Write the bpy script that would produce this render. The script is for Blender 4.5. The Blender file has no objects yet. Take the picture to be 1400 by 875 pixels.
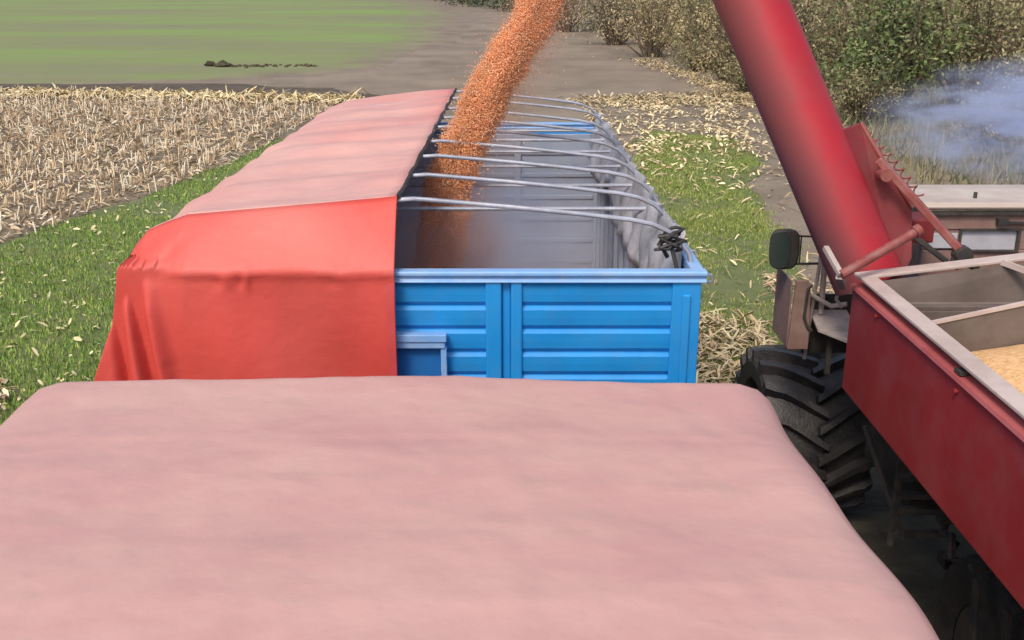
import bpy, math, random
import numpy as np
from mathutils import Vector, noise, Matrix
random.seed(7); rng = np.random.default_rng(7)
R = math.radians; PI = math.pi
sc = bpy.context.scene
# ------------------------------------------------------------ camera, world, sun, exposure
CAMZ = 3.8
cd = bpy.data.cameras.new('camera'); cam = bpy.data.objects.new('camera', cd); sc.collection.objects.link(cam)
cd.sensor_width = 36; cd.lens = 36.0; cd.clip_end = 3000; cd.clip_start = 0.05
cam.location = (0, 0, CAMZ); cam.rotation_euler = (R(90-18.19), 0, 0)
sc.camera = cam
w = bpy.data.worlds.new("World"); sc.world = w; w.use_nodes = True
nt = w.node_tree; bg = nt.nodes['Background']; sky = nt.nodes.new('ShaderNodeTexSky')
SUN_EL, SUN_AZ = 52, 205          # azimuth clockwise from +Y (behind the camera, a little to the left)
sky.sky_type = 'NISHITA'; sky.sun_disc = False; sky.sun_elevation = R(SUN_EL); sky.sun_rotation = R(SUN_AZ)
sky.dust_density = 4.0; sky.air_density = 1.0; sky.ozone_density = 0.6
nt.links.new(sky.outputs[0], bg.inputs[0]); bg.inputs[1].default_value = 0.13
sl = bpy.data.lights.new('sun', 'SUN'); so = bpy.data.objects.new('sun', sl); sc.collection.objects.link(so)
sl.energy = 1.5; sl.angle = R(14); sl.color = (1, .93, .82)
sd = Vector((math.sin(R(SUN_AZ))*math.cos(R(SUN_EL)), math.cos(R(SUN_AZ))*math.cos(R(SUN_EL)), math.sin(R(SUN_EL))))
so.rotation_euler = sd.to_track_quat('Z', 'Y').to_euler(); so.location = (0, -20, 40)
vs = sc.view_settings; vs.view_transform = 'Standard'; vs.look = 'None'; vs.gamma = 1; vs.use_curve_mapping = False
vs.exposure = 0.42
sc.cycles.volume_bounces = 3

# ------------------------------------------------------------ helpers
COL = sc.collection
class MB:
    def __init__(s): s.v = []; s.f = []
    def add(s, vs_, fs): n = len(s.v); s.v += [tuple(p) for p in vs_]; s.f += [tuple(i+n for i in f) for f in fs]; return s
    def box(s, x0, x1, y0, y1, z0, z1):
        return s.add([(x0,y0,z0),(x1,y0,z0),(x1,y1,z0),(x0,y1,z0),(x0,y0,z1),(x1,y0,z1),(x1,y1,z1),(x0,y1,z1)],
                     [(0,3,2,1),(4,5,6,7),(0,1,5,4),(1,2,6,5),(2,3,7,6),(3,0,4,7)])
    def prism(s, poly, axis, a, b):
        """poly: 2-D outline; axis 'x','y','z' = extrusion axis"""
        def p3(q, h): return {'x': (h,q[0],q[1]), 'y': (q[0],h,q[1]), 'z': (q[0],q[1],h)}[axis]
        n = len(poly); vv = [p3(q,a) for q in poly]+[p3(q,b) for q in poly]
        ff = [tuple(range(n)), tuple(range(2*n-1, n-1, -1))]+[(i,n+i,n+(i+1)%n,(i+1)%n) for i in range(n)]
        return s.add(vv, ff)
    def tube(s, pts, r, n=10, caps=True):
        pts = [Vector(p) for p in pts]; m = len(pts); rs = r if isinstance(r, (list,tuple)) else [r]*m
        up = None; vv = []; ff = []
        for i, p in enumerate(pts):
            t = ((pts[min(i+1,m-1)]-p).normalized() + (p-pts[max(i-1,0)]).normalized())
            if t.length < 1e-6: t = pts[min(i+1,m-1)]-pts[max(i-1,0)]
            t.normalize()
            if up is None: up = Vector((0,0,1)) if abs(t.z) < .9 else Vector((0,1,0))
            a = (up - t*up.dot(t)).normalized(); up = a; b = t.cross(a)
            for k in range(n):
                q = 2*PI*k/n; vv.append(p + (a*math.cos(q)+b*math.sin(q))*rs[i])
        for i in range(m-1):
            for k in range(n): ff.append((i*n+k, i*n+(k+1)%n, (i+1)*n+(k+1)%n, (i+1)*n+k))
        if caps: ff += [tuple(range(n-1,-1,-1)), tuple(range((m-1)*n, m*n))]
        return s.add(vv, ff)
    def bar(s, p, q, w_, h_):
        """rectangular bar between two points"""
        p = Vector(p); q = Vector(q); t = (q-p).normalized(); u = Vector((0,0,1)) if abs(t.z) < .9 else Vector((0,1,0))
        a = t.cross(u).normalized()*w_/2; b = a.cross(t).normalized()*h_/2
        return s.add([p-a-b,p+a-b,p+a+b,p-a+b,q-a-b,q+a-b,q+a+b,q-a+b],[(0,3,2,1),(4,5,6,7),(0,1,5,4),(1,2,6,5),(2,3,7,6),(3,0,4,7)])
    def lathe_x(s, prof, cx, cy, cz, n=48):
        """prof = (x offset, radius) turned about an axis parallel to x"""
        vv = []; ff = []; m = len(prof)
        for k in range(n):
            q = 2*PI*k/n
            for (dx, r) in prof: vv.append((cx+dx, cy+r*math.cos(q), cz+r*math.sin(q)))
        for k in range(n):
            for i in range(m-1): ff.append((k*m+i, k*m+i+1, ((k+1)%n)*m+i+1, ((k+1)%n)*m+i))
        return s.add(vv, ff)
    def grid(s, P):
        n, m = len(P), len(P[0])
        return s.add([p for row in P for p in row], [(i*m+j, i*m+j+1, (i+1)*m+j+1, (i+1)*m+j) for i in range(n-1) for j in range(m-1)])
    def build(s, name, m, parent=None, smooth=False, bevel=0, solid=0):
        me = bpy.data.meshes.new(name); L = root_loc(parent) if parent else Vector((0,0,0))
        me.from_pydata([tuple(Vector(p)-L) for p in s.v], [], s.f); me.materials.append(m)
        import bmesh
        bm = bmesh.new(); bm.from_mesh(me); bmesh.ops.recalc_face_normals(bm, faces=bm.faces); bm.to_mesh(me); bm.free()
        if smooth:
            me.polygons.foreach_set('use_smooth', [True]*len(me.polygons))
            if smooth != 'all': me.set_sharp_from_angle(angle=R(40))
        o = bpy.data.objects.new(name, me); COL.objects.link(o); o.parent = parent
        if solid: k = o.modifiers.new('s','SOLIDIFY'); k.thickness = solid; k.offset = 0
        if bevel: k = o.modifiers.new('b','BEVEL'); k.width = bevel; k.segments = 2; k.limit_method = 'ANGLE'; k.angle_limit = R(40)
        return o
def root_loc(o):
    L = Vector((0,0,0))
    while o: L += o.location; o = o.parent
    return L
def tag(o, label, cat, group=None, kind=None):
    o['label'] = label
    o['category'] = cat
    if group: o['group'] = group
    if kind: o['kind'] = kind
    return o
def thing(name, label, cat, loc, group=None):
    o = bpy.data.objects.new(name, None); COL.objects.link(o); o.location = loc; o.empty_display_size = .2
    return tag(o, label, cat, group)
def link_copy(o, parent=None):
    c = o.copy(); COL.objects.link(c); c.parent = parent
    for ch in [x for x in bpy.data.objects if x.parent == o]: link_copy(ch, c)
    return c

def mat(name, c1, c2=None, scale=3.0, rough=.6, metal=0, bump=0, bscale=40, detail=6, c3=None, stretch=(1,1,1), lo=.35, hi=.65, spec=.5, dirt=None, dscale=8, damt=.5, attr=False, coat=0, sheen=0, trans=0):
    m = bpy.data.materials.new(name); m.use_nodes = True; n = m.node_tree.nodes; L = m.node_tree.links; b = n['Principled BSDF']
    b.inputs['Roughness'].default_value = rough; b.inputs['Metallic'].default_value = metal; b.inputs['Specular IOR Level'].default_value = spec
    b.inputs['Coat Weight'].default_value = coat
    tc = n.new('ShaderNodeTexCoord'); mp = n.new('ShaderNodeMapping'); mp.inputs['Scale'].default_value = stretch; L.new(tc.outputs['Object'], mp.inputs[0])
    nz = n.new('ShaderNodeTexNoise'); nz.inputs['Scale'].default_value = scale; nz.inputs['Detail'].default_value = detail; nz.inputs['Roughness'].default_value = .6
    L.new(mp.outputs[0], nz.inputs[0])
    cr = n.new('ShaderNodeValToRGB'); L.new(nz.outputs[0], cr.inputs[0]); e = cr.color_ramp.elements
    e[0].position = lo; e[1].position = hi; e[0].color = (*c1,1); e[1].color = (*(c2 or c1),1)
    if c3: k = e.new((lo+hi)/2); k.color = (*c3,1)
    out = cr.outputs[0]
    if dirt:
        n2 = n.new('ShaderNodeTexNoise'); n2.inputs['Scale'].default_value = dscale; n2.inputs['Detail'].default_value = 8; n2.inputs['Roughness'].default_value = .7; L.new(mp.outputs[0], n2.inputs[0])
        r2 = n.new('ShaderNodeMapRange'); r2.inputs[1].default_value = .45; r2.inputs[2].default_value = .72; r2.inputs[4].default_value = damt; L.new(n2.outputs[0], r2.inputs[0])
        mx = n.new('ShaderNodeMixRGB'); L.new(r2.outputs[0], mx.inputs[0]); L.new(out, mx.inputs[1]); mx.inputs[2].default_value = (*dirt,1); out = mx.outputs[0]
    if attr:
        at = n.new('ShaderNodeAttribute'); at.attribute_name = 'tint'
        mx = n.new('ShaderNodeMixRGB'); mx.blend_type = 'MULTIPLY'; mx.inputs[0].default_value = 1; L.new(out, mx.inputs[1]); L.new(at.outputs[0], mx.inputs[2]); out = mx.outputs[0]
    L.new(out, b.inputs['Base Color'])
    if trans: b.inputs['Transmission Weight'].default_value = 0
    if bump:
        n3 = n.new('ShaderNodeTexNoise'); n3.inputs['Scale'].default_value = bscale; n3.inputs['Detail'].default_value = 6; L.new(mp.outputs[0], n3.inputs[0])
        bp = n.new('ShaderNodeBump'); bp.inputs['Strength'].default_value = bump; bp.inputs['Distance'].default_value = .02; L.new(n3.outputs[0], bp.inputs['Height']); L.new(bp.outputs[0], b.inputs['Normal'])
    return m

def fast_mesh(name, V, F, m, tint=None, kind=None, label=None, cat=None, parent=None, smooth=False):
    """V (n,3) float, F (k,4 or 3) int numpy; tint (n,3)"""
    me = bpy.data.meshes.new(name); V = np.asarray(V, np.float32); F = np.asarray(F, np.int32); k, q = F.shape
    me.vertices.add(len(V)); me.vertices.foreach_set('co', V.ravel()); me.loops.add(k*q); me.loops.foreach_set('vertex_index', F.ravel())
    me.polygons.add(k); me.polygons.foreach_set('loop_start', np.arange(0, k*q, q, dtype=np.int32)); me.polygons.foreach_set('loop_total', np.full(k, q, np.int32))
    me.update(calc_edges=True); me.materials.append(m)
    if tint is not None:
        a = me.color_attributes.new('tint', 'FLOAT_COLOR', 'POINT'); a.data.foreach_set('color', np.c_[tint, np.ones(len(tint))].astype(np.float32).ravel())
    o = bpy.data.objects.new(name, me); COL.objects.link(o); o.parent = parent
    if label: o['label'] = label
    if cat: o['category'] = cat
    if kind: o['kind'] = kind
    return o
def inside(px, py, poly):
    c = np.zeros(len(px), bool); n = len(poly)
    for i in range(n):
        x0, y0 = poly[i]; x1, y1 = poly[(i+1)%n]
        if y0 == y1: continue
        k = ((y0 > py) != (y1 > py)) & (px < (x1-x0)*(py-y0)/(y1-y0)+x0); c ^= k
    return c
def jag(poly, amp=.3, step=.8, seed=0):
    """polygon with an irregular edge"""
    out = []; r = random.Random(seed)
    for i in range(len(poly)):
        a = Vector(poly[i]); b = Vector(poly[(i+1)%len(poly)]); n = max(1, int((b-a).length/step)); nn = Vector((-(b-a).y, (b-a).x)).normalized()
        for k in range(n):
            p = a.lerp(b, k/n); d = noise.noise(Vector((p.x*.5, p.y*.5, seed)))*amp*1.6 + r.uniform(-.3,.3)*amp
            out.append(tuple(p + nn*d))
    return out
def sheet(name, poly, z, m, kind='structure', amp=.3, step=.8, seed=0, label=None, cat=None):
    from mathutils.geometry import tessellate_polygon
    pts = jag(poly, amp, step, seed)
    tr = tessellate_polygon([[Vector((x,y,0)) for x,y in pts]])
    me = bpy.data.meshes.new(name); me.from_pydata([(x,y,z) for x,y in pts], [], [tuple(t) for t in tr]); me.materials.append(m)
    for p in me.polygons:
        if p.normal.z < 0: p.flip()
    o = bpy.data.objects.new(name, me); COL.objects.link(o); o['kind'] = kind
    if label: o['label'] = label
    if cat: o['category'] = cat
    return o

# ------------------------------------------------------------ materials
M = {}
M['dirt'] = mat('dirt', (.155,.12,.085), (.245,.195,.145), .25, .95, bump=.6, bscale=7, detail=10, dirt=(.30,.26,.18), dscale=1.3, damt=.5)
M['stubble_soil'] = mat('stubble_soil', (.11,.085,.06), (.24,.19,.13), 1.2, .95, bump=1, bscale=9, detail=10, dirt=(.28,.21,.12), dscale=5, damt=.7)
M['verge'] = mat('verge', (.095,.135,.038), (.15,.165,.065), 2.2, .95, bump=1, bscale=20, detail=10, dirt=(.24,.20,.11), dscale=3, damt=.45)
M['crop'] = mat('crop', (.18,.19,.10), (.18,.28,.06), .035, .95, bump=.4, bscale=3, detail=12, c3=(.19,.22,.08), stretch=(.7,1.3,1), dirt=(.25,.22,.14), dscale=.30, damt=.55, lo=.36, hi=.60)
M['track'] = mat('track', (.165,.125,.09), (.26,.205,.155), .22, .95, bump=.35, bscale=9, detail=10, dirt=(.30,.25,.18), dscale=.9, damt=.45)
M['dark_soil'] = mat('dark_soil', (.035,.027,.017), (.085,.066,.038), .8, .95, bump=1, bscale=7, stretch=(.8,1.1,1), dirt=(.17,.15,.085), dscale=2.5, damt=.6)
M['litter'] = mat('litter', (.60,.52,.39), (.74,.66,.52), 2, .8, attr=True)
M['blade'] = mat('blade', (.19,.34,.06), (.27,.40,.095), 1, .6, attr=True)
M['leaf'] = mat('leaf', (.9,.9,.9), (1,1,1), 2, .7, attr=True)
M['bark'] = mat('bark', (.10,.075,.05), (.18,.14,.10), 6, .9)
M['blue'] = mat('blue_paint', (.012,.235,.60), (.020,.29,.70), 2.5, .38, spec=.5, dirt=(.10,.24,.42), dscale=9, damt=.25, bump=.10, bscale=5)
M['rail_blue'] = mat('worn_blue_paint', (.16,.36,.70), (.26,.47,.78), 4, .4, dirt=(.4,.42,.48), dscale=12, damt=.5)
M['bow'] = mat('galvanised_tube', (.28,.31,.38), (.46,.48,.56), 6, .42, metal=.2, dirt=(.30,.24,.22), dscale=14, damt=.5)
M['inner'] = mat('inner_wall', (.25,.30,.40), (.34,.39,.50), 1.5, .6, metal=.05, dirt=(.34,.33,.35), dscale=3, damt=.5, stretch=(1,1,.35))
M['liner'] = mat('pale_liner', (.26,.265,.30), (.50,.50,.55), 3, .55, dirt=(.18,.165,.16), dscale=5, damt=.8, bump=.3, bscale=15)
M['black'] = mat('black_rubber', (.012,.012,.014), (.03,.028,.028), 6, .6, dirt=(.10,.08,.065), dscale=7, damt=.5, bump=.3, bscale=60)
M['tread'] = mat('dusty_tread', (.020,.019,.022), (.040,.037,.038), 6, .5, dirt=(.10,.085,.075), dscale=7, damt=.5, bump=.3, bscale=60)
M['chassis'] = mat('chassis_steel', (.02,.02,.022), (.05,.045,.04), 5, .7, dirt=(.12,.09,.06), dscale=6, damt=.6)
M['red'] = mat('red_paint', (.27,.022,.023), (.35,.032,.032), 1.3, .42, spec=.5, dirt=(.28,.10,.10), dscale=3.5, damt=.45, bump=.05, bscale=10)
M['tube_red'] = mat('glossy_red_tube', (.35,.014,.026), (.42,.022,.033), 1.0, .50, spec=.4, dirt=(.25,.06,.06), dscale=2.2, damt=.5, bump=.06, bscale=6, coat=0)
M['dark_red'] = mat('dull_red_paint', (.16,.014,.018), (.22,.024,.027), 4, .6, dirt=(.10,.05,.04), dscale=8, damt=.5)
M['rod_red'] = mat('faded_red_rod', (.22,.048,.043), (.30,.08,.072), 6, .45, dirt=(.30,.20,.17), dscale=14, damt=.6)
M['rim'] = mat('rim_flange', (.47,.37,.33), (.58,.48,.43), 4, .55, dirt=(.38,.28,.25), dscale=12, damt=.5)
M['tank_in'] = mat('tank_inside', (.12,.09,.075), (.18,.14,.12), 3, .7, dirt=(.075,.05,.04), dscale=5, damt=.6)
M['cab_roof'] = mat('cab_roof', (.44,.36,.31), (.56,.48,.42), 3, .5, dirt=(.42,.33,.28), dscale=9, damt=.5)
M['brown_panel'] = mat('brown_panel', (.20,.11,.09), (.29,.18,.15), 3, .6, dirt=(.34,.28,.24), dscale=9, damt=.5)
M['step'] = mat('step_plate', (.38,.31,.27), (.52,.44,.40), 8, .6, dirt=(.22,.17,.14), dscale=12, damt=.6)
M['glass'] = mat('dusty_glass', (.42,.42,.46), (.58,.58,.62), 3, .12, spec=.8)
M['mirror_glass'] = mat('mirror_glass', (.03,.045,.04), (.05,.07,.06), 3, .1, spec=.9)
M['corn'] = mat('corn_kernels', (.62,.25,.06), (.85,.45,.14), 45, .5, bump=1, bscale=90, detail=3)
M['kernel'] = mat('kernel', (1,1,1), (1,1,1), 3, .45, attr=True)
def tone_mask(o, f):
    a = o.data.attributes.new('tone_mask', 'FLOAT', 'POINT'); L = root_loc(o)
    a.data.foreach_set('value', [max(0, min(1, f(i, v.co+L))) for i, v in enumerate(o.data.vertices)])
def tarp_mat(name, red, faded_and_sheen):
    """red PVC sheet; roof bleached and dusty, with sky sheen painted into its pale tone"""
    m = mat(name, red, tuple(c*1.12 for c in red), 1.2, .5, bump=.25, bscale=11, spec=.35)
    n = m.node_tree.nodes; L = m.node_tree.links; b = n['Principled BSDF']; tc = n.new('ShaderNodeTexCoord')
    at = n.new('ShaderNodeAttribute'); at.attribute_name = 'tone_mask'
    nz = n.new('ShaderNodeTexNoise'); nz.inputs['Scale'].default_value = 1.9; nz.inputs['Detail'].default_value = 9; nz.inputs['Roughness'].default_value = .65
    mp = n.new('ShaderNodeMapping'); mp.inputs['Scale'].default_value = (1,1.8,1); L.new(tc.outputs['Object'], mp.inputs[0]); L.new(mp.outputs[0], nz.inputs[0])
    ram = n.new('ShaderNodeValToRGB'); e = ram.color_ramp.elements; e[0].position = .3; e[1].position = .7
    e[0].position = .36; e[1].position = .62; e[0].color = (faded_and_sheen[0]*.93, faded_and_sheen[1]*.92, faded_and_sheen[2]*.93, 1); e[1].color = (faded_and_sheen[0]*1.02, faded_and_sheen[1]*1.09, faded_and_sheen[2]*1.05, 1); L.new(nz.outputs[0], ram.inputs[0])
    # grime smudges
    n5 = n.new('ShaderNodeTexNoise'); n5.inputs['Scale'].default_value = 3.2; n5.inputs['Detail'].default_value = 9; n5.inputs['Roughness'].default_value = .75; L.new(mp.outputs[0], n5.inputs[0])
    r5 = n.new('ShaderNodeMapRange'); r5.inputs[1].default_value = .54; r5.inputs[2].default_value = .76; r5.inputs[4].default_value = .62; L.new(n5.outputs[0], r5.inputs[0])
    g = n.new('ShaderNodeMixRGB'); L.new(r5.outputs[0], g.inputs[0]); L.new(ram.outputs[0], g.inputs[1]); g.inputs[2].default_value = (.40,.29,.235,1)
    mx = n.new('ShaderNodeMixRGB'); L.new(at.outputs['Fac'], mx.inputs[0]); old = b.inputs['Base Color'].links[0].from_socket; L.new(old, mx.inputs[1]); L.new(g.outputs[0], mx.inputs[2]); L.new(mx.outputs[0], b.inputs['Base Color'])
    return m

# ------------------------------------------------------------ GROUND
def ground():
    # one sheet to the horizon, finer near the camera
    ys = [-60,-30,-10,0,5,10,20,40,80,160,320,700,1500]; xs = [-1500,-500,-200,-80,-30,-10,0,10,30,80,200,500,1500]
    mb = MB(); mb.grid([[(x,y,0) for x in xs] for y in ys]); o = mb.build('ground', M['dirt']); o['kind'] = 'structure'
ground()
def soft_sheet(name, poly, z, m, cell, width, nscale, seed):
    pts = poly; X0, X1 = min(p[0] for p in pts), max(p[0] for p in pts); Y0, Y1 = min(p[1] for p in pts), max(p[1] for p in pts)
    gx = np.arange(X0, X1+cell[0], cell[0]); gy = []; y = Y0
    while y < Y1+cell[1]*4: gy.append(y); y += cell[1]*max(1, (y/50))
    gy = np.array(gy); XX, YY = np.meshgrid(gx, gy); px, py = XX.ravel(), YY.ravel(); ins = inside(px, py, pts)
    d = np.full(len(px), 1e9)
    for i in range(len(pts)):
        a = np.array(pts[i]); b = np.array(pts[(i+1)%len(pts)]); ab = b-a; t = np.clip(((px-a[0])*ab[0]+(py-a[1])*ab[1])/(ab@ab), 0, 1)
        d = np.minimum(d, np.hypot(px-a[0]-t*ab[0], py-a[1]-t*ab[1]))
    wloc = width*np.maximum(1, py/50); f = np.where(ins, np.clip(d/wloc, 0, 1), 0); nx, ny = len(gx), len(gy); I = ins.reshape(ny, nx)
    keep = I[:-1,:-1]|I[1:,:-1]|I[:-1,1:]|I[1:,1:]; jj, ii = np.nonzero(keep); q = jj*nx+ii
    F = np.c_[q, q+1, q+nx+1, q+nx]; o = fast_mesh(name, np.c_[px, py, np.where(f > 0, z, -.03)], F, m, np.repeat(f[:,None], 3, 1), 'structure'); return o
def soften(m, soil1, soil2, nscale, amt=.9):
    n = m.node_tree.nodes; L = m.node_tree.links; b = n['Principled BSDF']; at = n.new('ShaderNodeAttribute'); at.attribute_name = 'tint'; tc = n.new('ShaderNodeTexCoord')
    nz = n.new('ShaderNodeTexNoise'); nz.inputs['Scale'].default_value = nscale; nz.inputs['Detail'].default_value = 10; nz.inputs['Roughness'].default_value = .7; L.new(tc.outputs['Object'], nz.inputs[0])
    ad = n.new('ShaderNodeMath'); ad.operation = 'MULTIPLY_ADD'; L.new(nz.outputs[0], ad.inputs[0]); ad.inputs[1].default_value = amt; L.new(at.outputs['Fac'], ad.inputs[2])
    mr = n.new('ShaderNodeMapRange'); mr.inputs[1].default_value = .60; mr.inputs[2].default_value = 1.05; L.new(ad.outputs[0], mr.inputs[0])
    cr = n.new('ShaderNodeValToRGB'); cr.color_ramp.elements[0].position = .35; cr.color_ramp.elements[1].position = .65; cr.color_ramp.elements[0].color = (*soil1,1); cr.color_ramp.elements[1].color = (*soil2,1); L.new(nz.outputs[0], cr.inputs[0])
    mx = n.new('ShaderNodeMixRGB'); L.new(mr.outputs[0], mx.inputs[0]); L.new(cr.outputs[0], mx.inputs[1]); L.new(b.inputs['Base Color'].links[0].from_socket, mx.inputs[2]); L.new(mx.outputs[0], b.inputs['Base Color'])
soften(M['crop'], (.165,.125,.09), (.26,.205,.155), .35)
soft_sheet('crop_field', [(-230,40.0),(-19.6,39.6),(-11,42),(-5.5,49),(-3.4,70),(-3.6,137),(-14,262),(-60,420),(-400,420),(-400,40)], .009, M['crop'], (2.2,1.2), 6.5, .3, 3)

sheet('soil_strip', [(-80,38.2),(-19,38.0),(-10,35.6),(-5.3,34.3),(-3,36),(-7,39.6),(-12,41.8),(-19.6,41.6),(-80,41.8)], .013, mat('ploughed_strip', (.06,.045,.033), (.12,.09,.06), 1.5, .95, bump=1, bscale=6), amp=.35, step=1, seed=9)
STUB = [(-60,-20),(-9,-20),(-4.4,2),(-4.6,9.2),(-5.6,10),(-7.9,13.8),(-7.6,15.5),(-7.1,18),(-6.5,20.5),(-6.1,23.6),(-6.1,29),(-5,34.4),(-10,36.2),(-19,38.6),(-60,38.6)]
sheet('stubble_field', STUB, .008, M['stubble_soil'], amp=.35, step=.7, seed=4)
VERGE_L = [(-4.55,-10),(-2.2,-10),(-1.9,4),(-2.2,12),(-3.2,20),(-4.6,26),(-5.9,27),(-6.3,22.5),(-7.0,18.6),(-7.6,16.2),(-8.1,13.9),(-5.9,10.1),(-4.9,9.2),(-4.5,2)]
sheet('grass_verge_soil', VERGE_L, .014, M['verge'], amp=.25, step=.6, seed=5)
VERGE_R = [(1.2,6),(3.5,9.2),(3.8,12),(4.2,15.5),(4.7,19.5),(5.6,24),(5.4,27),(3.6,28),(2.6,22),(1.7,15),(1.1,10)]
sheet('grass_patch_soil', VERGE_R, .014, M['verge'], amp=.3, step=.6, seed=6)
sheet('shaded_soil', [(-2.2,-6),(-2.2,12.4),(1.4,11.8),(2.4,9.6),(4.5,8.6),(5.2,4),(5.0,-6)], .018, M['dark_soil'], amp=.25, step=.6, seed=21)  # shade under the trailers and harvester painted as a darker soil sheet
sheet('dirt_track', [(-7,37.6),(-2,35.6),(2,34.8),(7.2,34.6),(6.4,28),(5.6,22),(4.9,16),(4.4,9),(4.2,0),(7.2,0),(7.2,10),(8.2,20),(8.8,29),(9.2,36),(8.4,43.5),(7.6,54),(4.2,66),(0.3,111),(-6,200),(-12,200),(-4.8,137),(-4.6,70),(-6.7,51),(-9,43)], .006, M['track'], amp=.4, step=1.2, seed=8)

def scatter_pts(poly, n, ymin_w=8, power=1.3):
    xs = [p[0] for p in poly]; ys = [p[1] for p in poly]; X = []; Y = []; got = 0
    while got < n:
        a = rng.uniform(max(min(xs),-34), max(xs), n*3); b = rng.uniform(max(min(ys),-4), max(ys), n*3)
        k = inside(a, b, poly) & (rng.random(n*3) < (ymin_w/np.maximum(b, ymin_w))**power); a = a[k]; b = b[k]; X.append(a); Y.append(b); got += len(a)
    X = np.concatenate(X)[:n]; Y = np.concatenate(Y)[:n]; return X, Y
def strips(name, X, Y, ln, wd, lift, m, tints, kind='stuff', label=None, cat=None, tilt=.35, z0=.01, bend=.3):
    """loose dry leaves / stalk pieces lying at random angles: 2-quad bent strips"""
    n = len(X); ang = rng.uniform(0, 2*PI, n); L = rng.uniform(ln[0], ln[1], n); W = rng.uniform(wd[0], wd[1], n)
    t = rng.normal(0, tilt, n); dx, dy = np.cos(ang), np.sin(ang); z = z0+rng.uniform(0, lift, n)
    roll = rng.normal(0, .5, n); V = np.zeros((n,6,3))
    for i, s in enumerate((-.5, 0, .5)):
        bx = rng.normal(0, .06, n)*L
        cx = X+dx*L*s-dy*bx*(s != 0); cy = Y+dy*L*s+dx*bx*(s != 0); cz = z+np.abs(np.sin(t))*L*(s+.5)+(bend*L*.25 if s == 0 else 0)
        ww = W*(1 if s == 0 else .55)
        for j, e in enumerate((-.5, .5)):
            V[:,i*2+j,0] = cx-dy*ww*e; V[:,i*2+j,1] = cy+dx*ww*e; V[:,i*2+j,2] = cz+ww*e*np.sin(roll)+.01
    base = (np.arange(n)*6)[:,None]; F = np.concatenate([base+np.array([[0,1,3,2]]), base+np.array([[2,3,5,4]])])
    T = np.array(tints)[rng.integers(0, len(tints), n)]*rng.uniform(.7, 1.15, (n,1)); T = np.repeat(T, 6, 0)
    return fast_mesh(name, V.reshape(-1,3), F, m, T, kind, label, cat)
def blades(name, X, Y, h, wd, m, tints, label, cat, kind='stuff', lean=.5):
    n = len(X); a = rng.uniform(0, 2*PI, n); H = rng.uniform(h[0], h[1], n); W = rng.uniform(wd[0], wd[1], n)
    dx, dy = np.cos(a), np.sin(a); la = rng.uniform(0, 2*PI, n); le = rng.uniform(0, lean, n)*H
    V = np.zeros((n,3,3)); V[:,0] = np.c_[X-dx*W/2, Y-dy*W/2, np.zeros(n)+.005]; V[:,1] = np.c_[X+dx*W/2, Y+dy*W/2, np.zeros(n)+.005]
    V[:,2] = np.c_[X+np.cos(la)*le, Y+np.sin(la)*le, H]
    T = np.repeat(np.array(tints)[rng.integers(0, len(tints), n)]*rng.uniform(.6, 1.25, (n,1)), 3, 0)
    return fast_mesh(name, V.reshape(-1,3), np.arange(n*3).reshape(-1,3), m, T, kind, label, cat)
STRAW = [(1,1,1),(.95,.85,.72),(.75,.62,.48),(.55,.42,.32),(1.05,1.02,.95),(.85,.78,.6),(.40,.30,.22)]
X, Y = scatter_pts([(-34,2),(-4.5,2),(-4.7,9.2),(-5.8,10.2),(-8.1,13.9),(-7.3,17.4),(-6.4,20.8),(-6.0,24),(-5.9,29),(-4.8,34.6),(-10,36.3),(-19,38.8),(-34,38.8)], 92000, 10, .5)
strips('corn_stubble', X, Y, (.05,.23), (.014,.045), .07, M['litter'], STRAW, label='pale dry corn stalks and leaves littering the harvested field', cat='corn stubble')
# cut stalks still standing in rows
xs = []; ys = []
for r in np.arange(-33, -4.8, .75):
    y = rng.uniform(3, 38.4, 260); xs.append(np.full(260, r)+rng.normal(0,.06,260)); ys.append(y)
xs = np.concatenate(xs); ys = np.concatenate(ys); k = inside(xs, ys, STUB) ; xs = xs[k]; ys = ys[k]
n = len(xs); hh = rng.uniform(.12,.34,n); lx = rng.normal(0,.12,n)*1; ly = rng.normal(0,.12,n); V = np.zeros((n,8,3))
for i, (ex, ey) in enumerate(((-1,-1),(1,-1),(1,1),(-1,1))):
    V[:,i] = np.c_[xs+ex*.013, ys+ey*.013, np.zeros(n)]; V[:,i+4] = np.c_[xs+ex*.010+lx*hh*2, ys+ey*.010+ly*hh*2, hh]
base = (np.arange(n)*8)[:,None]; F = np.concatenate([base+np.array([q]) for q in ([0,1,5,4],[1,2,6,5],[2,3,7,6],[3,0,4,7],[4,5,6,7])])
T = np.repeat(np.array(STRAW)[rng.integers(0,4,n)], 8, 0)
fast_mesh('standing_stubble', V.reshape(-1,3), F, M['litter'], T, 'stuff', 'short cut corn stalks standing in rows in the stubble', 'corn stalks')
# pale windrow at the far edge of the stubble
X = rng.uniform(-24,-5,3200); Y = 35.2-(X+7)*.17+rng.normal(0,.45,3200)
strips('straw_windrow', X, Y, (.15,.5), (.03,.09), .12, M['litter'], [(1.15,1.1,.85),(1,.95,.7),(.9,.8,.55)], label='pale yellow line of straw along the far edge of the stubble', cat='straw')
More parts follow.
